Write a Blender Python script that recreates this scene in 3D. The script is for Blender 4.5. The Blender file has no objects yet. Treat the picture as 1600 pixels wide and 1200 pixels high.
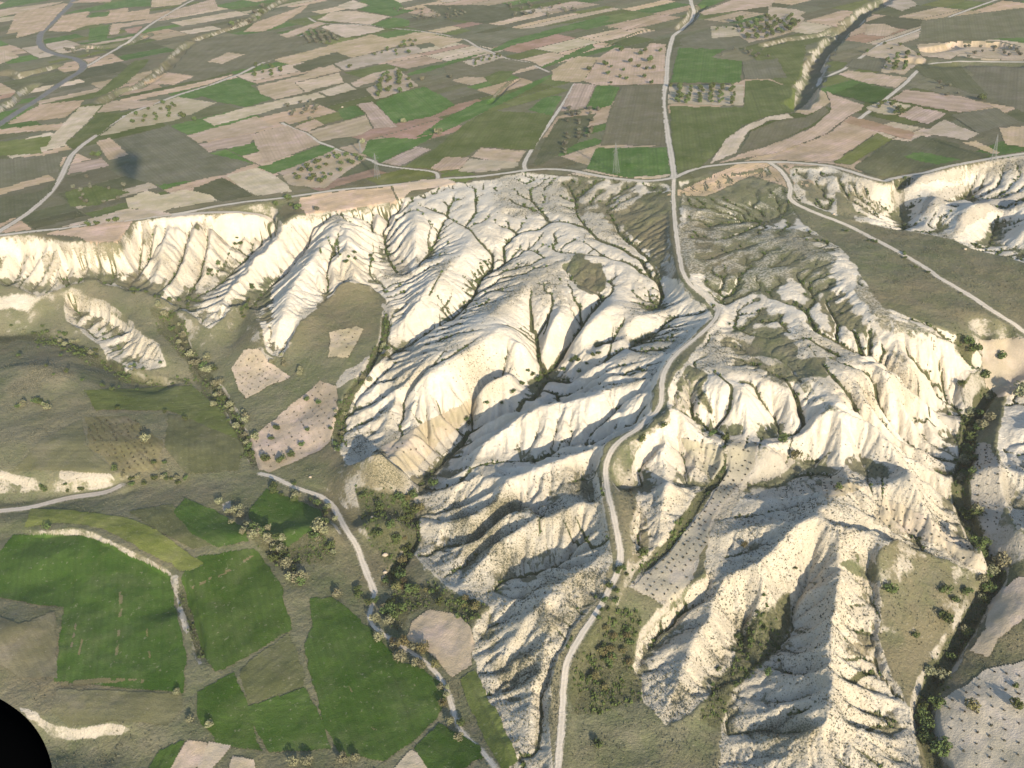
import bpy, math, random, time
import numpy as np
_t0 = time.time()
def log(*a): print('[%.1fs]' % (time.time() - _t0), *a, flush=True)
C = bpy.context.scene.collection
S = bpy.context.scene
rnd = random.Random(7)

# ------------------------------------------------------------------ camera, sky, sun, exposure
CAM_H, FPX = 200.0, 1570.0
PITCH, ROLL = math.radians(30.0), math.radians(4.5)
_F = np.array([0, math.cos(PITCH), -math.sin(PITCH)])
_r = np.array([1.0, 0, 0]); _u = np.array([0, math.sin(PITCH), math.cos(PITCH)])
_R = _r * math.cos(ROLL) - _u * math.sin(ROLL)
_U = _u * math.cos(ROLL) + _r * math.sin(ROLL)
import mathutils
cam_data = bpy.data.cameras.new('camera'); cam = bpy.data.objects.new('camera', cam_data); C.objects.link(cam)
cam_data.sensor_width = 36.0; cam_data.lens = 36.0 * FPX / 1600.0
cam_data.clip_start = 0.2; cam_data.clip_end = 20000
M = mathutils.Matrix(((_R[0], _U[0], -_F[0], 0), (_R[1], _U[1], -_F[1], 0), (_R[2], _U[2], -_F[2], CAM_H), (0, 0, 0, 1)))
cam.matrix_world = M
S.camera = cam
SUN_EL, SUN_AZ_TO = math.radians(16.4), math.radians(-20.2)      # light travels towards azimuth -22 (from +Y, clockwise positive)
sun_d = bpy.data.lights.new('sun', 'SUN'); sun_d.energy = 4.6; sun_d.angle = math.radians(0.53); sun_d.color = (1.0, 0.865, 0.665)
sun = bpy.data.objects.new('sun', sun_d); C.objects.link(sun)
LDIR = mathutils.Vector((math.sin(SUN_AZ_TO) * math.cos(SUN_EL), math.cos(SUN_AZ_TO) * math.cos(SUN_EL), -math.sin(SUN_EL)))
sun.rotation_euler = LDIR.to_track_quat('-Z', 'Y').to_euler()
sun.location = (60, -200, 300)
W = bpy.data.worlds.new('World'); S.world = W; W.use_nodes = True
_nt = W.node_tree; _nt.nodes.clear()
_sky = _nt.nodes.new('ShaderNodeTexSky'); _sky.sky_type = 'NISHITA'; _sky.sun_disc = False
_sky.sun_elevation = SUN_EL
_sky.sun_rotation = math.pi + SUN_AZ_TO                        # the sun stands opposite to where its light goes
_sky.dust_density = 1.0; _sky.altitude = 1200
_bg = _nt.nodes.new('ShaderNodeBackground'); _bg.inputs['Strength'].default_value = 0.15
_wo = _nt.nodes.new('ShaderNodeOutputWorld')
_nt.links.new(_sky.outputs[0], _bg.inputs[0]); _nt.links.new(_bg.outputs[0], _wo.inputs[0])
S.view_settings.view_transform = 'Standard'; S.view_settings.look = 'None'
S.view_settings.exposure = 0.70; S.view_settings.gamma = 1.0
S.render.engine = 'CYCLES'
S.cycles.max_bounces = 4; S.cycles.diffuse_bounces = 3

# ------------------------------------------------------------------ projection (pixels of the 1600 x 1200 photograph)
def ray(px, py):
    px = np.asarray(px, float); py = np.asarray(py, float)
    return FPX * _F + (px - 800)[..., None] * _R - (py - 600)[..., None] * _U
def at_z(px, py, z):
    d = ray(px, py); t = (np.asarray(z, float) - CAM_H) / d[..., 2]
    return d[..., 0] * t, d[..., 1] * t
def to_px(x, y, z):
    zz = z - CAM_H
    w = x * _F[0] + y * _F[1] + zz * _F[2]
    a = x * _R[0] + y * _R[1] + zz * _R[2]
    b = x * _U[0] + y * _U[1] + zz * _U[2]
    return 800 + FPX * a / w, 600 - FPX * b / w

# ------------------------------------------------------------------ numeric helpers
_rg = np.random.default_rng(11)
_LAT = _rg.random((8, 256, 256)).astype(np.float32)
def vnoise(x, y, scale, seed=0):
    u = np.asarray(x, np.float32) / scale + 37.3 * seed; v = np.asarray(y, np.float32) / scale + 91.7 * seed
    i = np.floor(u); j = np.floor(v); fu = u - i; fv = v - j
    fu = fu * fu * fu * (fu * (fu * 6 - 15) + 10); fv = fv * fv * fv * (fv * (fv * 6 - 15) + 10)
    i = i.astype(np.int32) & 255; j = j.astype(np.int32) & 255; i1 = (i + 1) & 255; j1 = (j + 1) & 255
    L = _LAT[seed % 8]
    return (L[j, i] * (1 - fu) + L[j, i1] * fu) * (1 - fv) + (L[j1, i] * (1 - fu) + L[j1, i1] * fu) * fv * 1.0
def fbm(x, y, scale, octs=4, seed=0, gain=0.5):
    s = 0; a = 1.0; t = 0
    for k in range(octs):
        s = s + a * (vnoise(x, y, scale / 2 ** k, seed + k) - 0.5); t += a; a *= gain
    return s / t * 2.0
def blur(a, n=1):
    for _ in range(n):
        p = np.pad(a, 1, mode='edge')
        a = (p[:-2, 1:-1] + p[2:, 1:-1] + p[1:-1, :-2] + p[1:-1, 2:] + 4 * a) * 0.125
    return a
def sstep(e0, e1, v):
    t = np.clip((v - e0) / (e1 - e0), 0, 1); return t * t * (3 - 2 * t)
def in_poly(px, py, poly):
    """boolean mask, restricted to the polygon's box"""
    poly = np.asarray(poly, np.float32)
    out = np.zeros(px.shape, bool)
    x0, y0 = poly.min(0); x1, y1 = poly.max(0)
    m = (px >= x0) & (px <= x1) & (py >= y0) & (py <= y1)
    if not m.any(): return out
    qx = px[m]; qy = py[m]; ins = np.zeros(qx.shape, bool)
    n = len(poly)
    for k in range(n):
        ax, ay = poly[k]; bx, by = poly[(k + 1) % n]
        if ay == by: continue
        c = ((ay > qy) != (by > qy)) & (qx < (bx - ax) * (qy - ay) / (by - ay) + ax)
        ins ^= c
    out[m] = ins
    return out
def P(s):
    """'x,y x,y ...' -> list of points"""
    return [tuple(float(v) for v in w.split(',')) for w in s.split()]
def bilin(g, gx0, gy0, cell, x, y):
    u = np.clip((np.asarray(x) - gx0) / cell, 0, g.shape[1] - 1.001); v = np.clip((np.asarray(y) - gy0) / cell, 0, g.shape[0] - 1.001)
    i = u.astype(np.int32); j = v.astype(np.int32); fu = (u - i).astype(np.float32); fv = (v - j).astype(np.float32)
    return (g[j, i] * (1 - fu) + g[j, i + 1] * fu) * (1 - fv) + (g[j + 1, i] * (1 - fu) + g[j + 1, i + 1] * fu) * fv

# ------------------------------------------------------------------ the lie of the land: ridge, rim and valley lines as (pixel x, pixel y, height)
RELIEF = '''
-300,430,0 -150,395,0 0,368,0 100,357,0 200,345,0 280,335,0 345,328,0 430,312,0 520,298,0 610,290,0 700,279,0 770,273,0 820,267,0 860,265,0 930,275,0 1000,281,0 1050,280,0 1090,263,0 1130,258,0 1200,253,0 1297,259,0 1330,269,0 1380,283,0 1450,269,0 1550,248,0 1600,241,0 1800,200,0
-300,300,0 0,280,0 400,240,0 800,210,0 1200,180,0 1600,160,0 1900,120,0
60,375,-.5 130,388,-2.5 185,382,-2.5 215,347,-.5
-300,500,-24 -100,465,-22 0,442,-19 60,458,-22 100,440,-18 150,433,-18 200,447,-20 255,472,-22 300,499,-26 330,510,-27
60,385,-4 75,420,-12
150,390,-4 175,410,-9 185,430,-18
255,370,-4 265,410,-10 270,450,-19
345,338,-1 330,365,-4 300,400,-10 285,435,-18
430,325,-3 380,370,-11 340,415,-17 315,440,-21 290,465,-25 270,500,-31 300,560,-37 350,620,-40 385,690,-43 405,740,-45
460,335,-2 420,370,-6 370,425,-11 330,475,-18 318,503,-27
500,345,-4 450,400,-14 405,440,-20 388,475,-25 372,520,-31 340,580,-37
520,350,-2 500,375,-4 470,410,-8 445,445,-11 432,490,-16 430,530,-23 440,553,-30
500,470,-21 530,490,-23 530,520,-26 540,560,-28
595,340,-6 602,390,-14 622,420,-18 592,445,-20 595,480,-23 600,530,-27 572,580,-30 542,612,-33 528,660,-36 525,710,-40 520,740,-42
560,345,-2 555,385,-4 570,425,-11 583,440,-18
645,335,-3 650,375,-6 648,400,-10 628,414,-16
695,335,-5 680,370,-10 662,400,-14 625,420,-18
790,300,-2 770,340,-4 725,385,-7 690,430,-10 645,470,-14 618,500,-19 622,528,-26
830,380,-9 800,397,-11 745,430,-15 735,460,-18 700,490,-21 650,515,-24 607,548,-28
950,395,-8 890,405,-9 830,432,-11 780,480,-13 720,528,-16 655,560,-21 600,600,-26 575,625,-31
742,626,-33 705,643,-33 662,674,-35 628,708,-38 604,722,-40
730,640,-35 690,672,-37 650,722,-41
800,505,-13 745,545,-16 690,572,-19 640,600,-24 590,640,-31 545,668,-35
830,520,-13 790,545,-13 740,560,-13 690,595,-13 645,640,-16 592,685,-22 548,716,-34
890,300,-3 930,330,-5 975,360,-7 1015,395,-9 1033,430,-11.5 1033,465,-15 1020,490,-20
820,285,-2 860,330,-4 900,360,-6 940,385,-7 990,430,-11 1015,455,-14
985,310,-2.5 1020,335,-4 1038,380,-6.5 1046,420,-8.5
1060,492,-15 1000,530,-21 950,548,-26 900,567,-30 850,582,-32 800,602,-34 750,622,-36 700,682,-39 655,742,-44 640,780,-46 645,850,-49 612,900,-50 590,930,-51
935,460,-13 905,495,-19 880,530,-25 845,578,-32
850,470,-13 832,500,-20 838,530,-26 840,560,-30
880,480,-12 855,510,-15 840,535,-20
960,470,-11 920,500,-13 895,530,-17 885,555,-25
1015,492,-14 970,512,-14 935,530,-17 915,550,-24
880,600,-29 860,600,-28
1000,605,-17 930,612,-19 860,632,-21 790,657,-24 740,690,-28 700,716,-33 660,742,-42
940,655,-22 920,672,-26 850,697,-31 780,712,-35 700,732,-40 658,748,-44
935,690,-22 880,722,-23 800,735,-25 740,768,-29 695,820,-35 680,852,-45
930,752,-25 860,752,-28 800,782,-33 740,802,-38 700,845,-44 678,868,-48
940,740,-25 900,775,-26 840,810,-29 790,842,-32 740,878,-37 705,898,-43 690,908,-49
930,840,-30 880,850,-35 830,868,-40 790,885,-44 745,930,-49
950,860,-31 920,885,-31 870,900,-33 820,945,-36 785,1000,-41 765,1040,-46 752,1060,-50
935,890,-32 890,940,-34 850,990,-37 825,1050,-41 815,1110,-44 830,1170,-48 845,1230,-50
1052,280,-.3 1052,350,-3 1065,430,-6 1115,480,-9 1080,530,-12 1035,590,-14 1030,640,-17 1000,668,-19 950,700,-22 950,760,-26 965,830,-30 972,880,-33 950,930,-37 900,1010,-41 880,1080,-45 872,1200,-49 870,1280,-51
995,690,-24 1000,740,-28 1005,810,-32 1000,870,-35
1032,680,-16 1043,716,-13 1040,755,-17 1026,805,-24 1010,850,-33
1088,705,-24 1085,760,-27 1050,820,-32
1130,690,-28 1137,720,-30 1100,770,-33 1045,850,-36 985,905,-38
1170,702,-31 1150,745,-32 1120,800,-34 1065,860,-36 1000,912,-38 1050,945,-39
1055,645,-15 1140,652,-13 1230,660,-15 1290,640,-14 1330,660,-15
1050,674,-19 1100,682,-23 1130,688,-28 1230,698,-30 1290,718,-29
1300,738,-24 1225,752,-26 1180,770,-29 1140,786,-34
1260,765,-29 1200,795,-31 1120,812,-34
1290,772,-25 1235,792,-26 1170,815,-27 1125,838,-31 1100,855,-36
1270,800,-23 1240,832,-22 1200,862,-24 1150,882,-29 1090,910,-37
1180,850,-33 1120,870,-35 1085,900,-38
1360,650,-16 1420,690,-17 1440,740,-19 1480,790,-24 1515,830,-30 1535,858,-42
1310,700,-22 1340,760,-27 1372,772,-28 1402,785,-30 1450,812,-34 1500,855,-39
1400,812,-32 1460,842,-37 1520,885,-43
1300,830,-23 1350,825,-27 1400,840,-31
1590,590,-36 1545,612,-39 1512,670,-41 1510,720,-43 1497,760,-44 1512,810,-46 1540,860,-48 1562,900,-49 1537,930,-50 1510,980,-52 1490,1010,-53 1450,1080,-54 1440,1120,-55 1460,1180,-56 1480,1260,-57
1345,862,-30 1310,862,-29 1280,858,-30 1262,868,-33
1300,832,-24 1350,828,-26 1400,842,-31
1325,880,-26 1312,920,-27 1300,960,-29 1292,1000,-32 1312,1040,-33 1312,1080,-36 1275,1130,-41 1240,1160,-45 1190,1200,-50
1250,870,-33 1238,910,-39 1230,960,-43 1195,1000,-47 1150,1060,-51 1120,1120,-53 1120,1220,-55
1375,890,-35 1372,940,-41 1372,1000,-45 1385,1050,-48 1412,1110,-52 1432,1190,-55
1215,880,-25 1212,910,-29 1165,940,-33 1115,968,-35 1090,1010,-38 1065,1065,-43 1048,1108,-48 1040,1130,-51
1090,920,-38 1030,955,-42 1000,1010,-46 985,1060,-48 1010,1105,-50
1190,930,-36 1167,960,-41 1150,1010,-46 1128,1060,-51
935,1000,-43 905,1100,-48 950,1180,-52 1050,1180,-53 1000,1300,-54
1430,960,-45 1470,905,-43 1440,865,-39
1430,890,-40 1480,900,-44 1520,900,-47
1545,1005,-49 1585,955,-46 1700,950,-46
1500,1080,-51 1560,1100,-51 1600,1060,-50 1750,1050,-50
1500,1190,-54 1600,1190,-54
1640,640,-26 1600,650,-29 1568,690,-36
1640,730,-26 1590,735,-29 1562,760,-37
1640,800,-30 1595,815,-33 1575,840,-40
1640,770,-35 1560,780,-41
1600,880,-43 1580,900,-45
1100,330,-3 1150,400,-6 1200,450,-8 1250,520,-11 1300,580,-12 1400,580,-14 1470,610,-20 1495,640,-30
1090,450,-9 1150,490,-12 1200,540,-14 1260,600,-15 1300,630,-15
1110,560,-12 1140,600,-12 1180,640,-13
1200,370,-4 1250,385,-4 1310,398,-3 1332,440,-5 1365,490,-7 1400,510,-9 1500,532,-14 1530,550,-22 1525,590,-34
1250,440,-8 1300,480,-10 1370,530,-14 1450,580,-18
1130,330,-4 1170,345,-8 1200,345,-9
1225,325,-6 1350,370,-9 1400,430,-10 1500,480,-13 1600,510,-16 1750,560,-20
1450,505,-12 1530,522,-18 1610,520,-20 1750,560,-22
1620,560,-29 1750,640,-32
1560,440,-16 1640,440,-18
1570,540,-28 1565,590,-31
1535,540,-27 1540,590,-31
1300,275,-1 1330,335,-8
1425,290,-8 1402,318,-16 1412,360,-19
1500,289,-1 1470,300,-3 1450,312,-5 1436,328,-9 1425,345,-18
1535,287,-7 1512,307,-16 1478,343,-19
1610,298,-1 1550,308,-2 1512,325,-4 1487,348,-10 1475,368,-18
1590,325,-12 1555,345,-16 1545,385,-19 1600,400,-18
1640,330,-3 1600,350,-6 1590,380,-15
-200,560,-33 0,500,-31 60,500,-33 110,540,-35 160,570,-37
105,465,-25 140,472,-25 165,490,-27
100,500,-31 150,505,-31 190,505,-31
172,518,-30 205,530,-28 240,548,-29
165,550,-36 200,575,-36 250,570,-36
0,527,-38 60,521,-37 100,536,-38 150,555,-39 185,575,-39 230,592,-40 300,597,-41 350,625,-42
20,570,-29 70,570,-28 100,590,-30
-200,640,-32 20,640,-33 150,640,-36 260,640,-39
-200,700,-34 60,690,-34 200,690,-36 300,700,-40 360,720,-43
-200,748,-37 0,737,-38 60,738,-38 130,732,-37 190,745,-40
-200,790,-46 0,778,-45 100,772,-45 200,765,-45 300,760,-45 400,745,-45
-200,830,-45 150,805,-44 230,815,-44 300,860,-46
-200,830,-47 50,830,-46 -200,1000,-51 100,900,-50 200,1000,-52 285,1060,-53
-200,1050,-50 20,980,-48 70,960,-49
340,800,-46 440,830,-47 400,900,-49 420,1000,-51 330,1040,-53
480,640,-40 420,700,-42 500,700,-42
400,590,-37 390,570,-35 430,590,-36
500,770,-47 560,830,-48 590,900,-50
460,860,-48 530,970,-51 560,1080,-53 640,1100,-53
640,930,-51 700,1000,-51 740,1050,-51 760,1150,-53
560,960,-51 680,1060,-53 730,1150,-55
100,1090,-53 260,1100,-54 350,1120,-55 500,1190,-57
-200,1080,-53 50,1110,-54 200,1130,-54
50,1160,-58 150,1180,-58 240,1190,-58
-300,1350,-58 400,1400,-60 800,1400,-56 1300,1400,-57 1900,1400,-56
-400,600,-34 -400,900,-50 1850,700,-30 1850,900,-42
'''
BX0, BY0, BX1, BY1 = -560.0, 40.0, 560.0, 860.0
def _raster(cell):
    nx = int((BX1 - BX0) / cell) + 1; ny = int((BY1 - BY0) / cell) + 1
    acc = np.zeros((ny, nx)); cnt = np.zeros((ny, nx))
    for line in RELIEF.strip().splitlines():
        pts = np.array(P(line))
        X, Y = at_z(pts[:, 0], pts[:, 1], pts[:, 2])
        for k in range(len(pts) - 1):
            n = max(2, int(math.hypot(X[k + 1] - X[k], Y[k + 1] - Y[k]) / cell * 2) + 1)
            t = np.linspace(0, 1, n)
            i = np.rint((X[k] + (X[k + 1] - X[k]) * t - BX0) / cell).astype(int); j = np.rint((Y[k] + (Y[k + 1] - Y[k]) * t - BY0) / cell).astype(int)
            z = pts[k, 2] + (pts[k + 1, 2] - pts[k, 2]) * t
            ok = (i >= 0) & (i < nx) & (j >= 0) & (j < ny)
            np.add.at(acc, (j[ok], i[ok]), z[ok]); np.add.at(cnt, (j[ok], i[ok]), 1)
    return np.where(cnt > 0, acc / np.maximum(cnt, 1), 0), cnt > 0
def solve_base():
    g = None
    for cell, its in ((32, 400), (16, 300), (8, 250), (4, 200), (2, 160)):
        val, fix = _raster(cell)
        if g is None: g = np.full(val.shape, val[fix].mean())
        else:
            yy = BY0 + cell * np.arange(val.shape[0]); xx = BX0 + cell * np.arange(val.shape[1])
            XX, YY = np.meshgrid(xx, yy); g = bilin(g, BX0, BY0, pc, XX, YY).astype(float)
        for _ in range(its):
            g[fix] = val[fix]
            p = np.pad(g, 1, mode='edge')
            g = 0.25 * (p[:-2, 1:-1] + p[2:, 1:-1] + p[1:-1, :-2] + p[1:-1, 2:])
        g[fix] = 0.5 * g[fix] + 0.5 * val[fix]
        pc = cell
    return blur(g, 3).astype(np.float32)
BASE = solve_base()
log('base', BASE.shape, BASE.min(), BASE.max())
def base_z(x, y):
    z = bilin(BASE, BX0, BY0, 2.0, x, y)
    r = np.maximum(np.maximum(BX0 + 60 - x, x - (BX1 - 60)), y - (BY1 - 60))
    return z * (1 - sstep(0, 60, r) * (np.asarray(y) > 480))

# ------------------------------------------------------------------ running water: stream-power erosion of the badlands
ROCK_ZONE = [P(s) for s in (
 '-200,385 0,372 60,372 130,384 185,382 215,348 290,338 345,332 425,334 440,350 470,335 520,330 610,318 700,287 770,280 820,270 900,278 1045,288 1050,330 1045,420 1065,455 1115,490 1090,520 1040,570 1020,610 1020,650 945,690 935,740 950,820 955,880 940,930 900,975 865,1040 860,1110 860,1230 800,1230 775,1130 745,1040 735,990 755,950 690,910 640,860 645,780 650,745 590,700 540,725 520,690 530,640 560,590 600,555 605,470 580,445 530,440 520,460 470,500 440,560 415,545 395,480 370,470 330,515 310,500 255,465 200,450 150,435 100,445 60,460 0,440 -200,500',
 '1062,285 1200,262 1225,300 1250,345 1310,385 1345,430 1380,480 1500,525 1540,560 1500,600 1510,640 1505,700 1490,760 1530,850 1515,890 1440,860 1400,840 1370,860 1380,930 1370,1000 1390,1050 1430,1120 1440,1230 1120,1230 1130,1130 1150,1060 1040,1135 980,1060 1000,1000 1040,950 1100,900 1110,830 1130,790 1180,740 1230,700 1130,690 1130,720 1100,770 1000,880 985,830 1000,770 980,730 1010,680 1045,655 1045,600 1100,530 1125,490 1075,440 1062,380',
 '1235,265 1297,263 1330,274 1380,288 1410,285 1450,274 1550,253 1700,225 1700,420 1600,410 1540,395 1480,370 1420,360 1330,345 1240,310',
 '1580,600 1700,580 1700,850 1590,830 1565,760 1560,690',
 '105,455 165,475 190,500 250,535 260,575 190,575 160,545 100,495')]
EX0, EY0, EX1, EY1 = -300.0, 150.0, 350.0, 660.0
def make_grid(cell):
    xx = np.arange(EX0, EX1, cell, dtype=np.float32); yy = np.arange(EY0, EY1, cell, dtype=np.float32)
    return np.meshgrid(xx, yy)
def zone_mask(X, Y, z, polys, jit=6.0, seed=3):
    px, py = to_px(X, Y, z)
    if jit:
        px = px + jit * fbm(X, Y, 14, 3, seed); py = py + 0.7 * jit * fbm(X, Y, 14, 3, seed + 4)
    m = np.zeros(X.shape, bool)
    for p in polys: m |= in_poly(px, py, p)
    return m
def erode(h, k, cell, its, dt, mexp, diff, ndiff, seed, rain=1.0):
    ny, nx = h.shape; N = ny * nx
    g = np.random.default_rng(seed)
    offs = [(-1, -1), (-1, 0), (-1, 1), (0, -1), (0, 1), (1, -1), (1, 0), (1, 1)]
    idx = np.arange(N, dtype=np.int32).reshape(ny, nx)
    A = None
    for it in range(its):
        best = np.zeros((ny, nx), np.float32); rec = idx.copy()
        hp = np.pad(h, 1, mode='edge'); 
        for dj, di in offs:
            d = cell * math.hypot(di, dj)
            s = (h - hp[1 + dj:1 + dj + ny, 1 + di:1 + di + nx]) / d
            s = s * (0.75 + 0.5 * g.random((ny, nx), dtype=np.float32))
            up = s > best
            best = np.where(up, s, best); rec = np.where(up, idx + dj * nx + di, rec)
        rec = np.clip(rec, 0, N - 1).ravel().astype(np.int32)
        isp = rec == np.arange(N)
        r = np.append(np.where(isp, N, rec), N).astype(np.int32)
        acc = np.full(N + 1, cell * cell); acc[N] = 0
        for _ in range(11):                                      # drained area by pointer jumping down the flow tree
            acc = acc + np.bincount(r[:N], weights=acc[:N], minlength=N + 1); acc[N] = 0
            r = r[r]
        acc = acc[:N]
        A = acc.astype(np.float32)
        dist = np.where((np.abs(rec - np.arange(N)) == 1) | (np.abs(rec - np.arange(N)) == nx), cell, cell * 1.4142).astype(np.float32)
        f = k.ravel() * dt * np.power(A * rain, mexp) / dist
        f = np.where(isp, 0, f)
        a = (h.ravel() / (1 + f)).astype(np.float32); b = (f / (1 + f)).astype(np.float32)
        # h_i = a_i + b_i * h_rec : compose the affine maps down the flow tree
        b = np.where(isp, 0, b); r = rec.copy()
        for _ in range(11):
            a = a + b * a[r]; b = b * b[r]; r = r[r]
        hn = (a + b * h.ravel()[r]).reshape(ny, nx)
        h = np.minimum(h, hn)
        for _ in range(ndiff):
            p = np.pad(h, 1, mode='edge')
            lap = p[:-2, 1:-1] + p[2:, 1:-1] + p[1:-1, :-2] + p[1:-1, 2:] - 4 * h
            h = h + diff * lap * np.minimum(k * 1.0, 1.0)
    return h, A.reshape(ny, nx)
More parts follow.
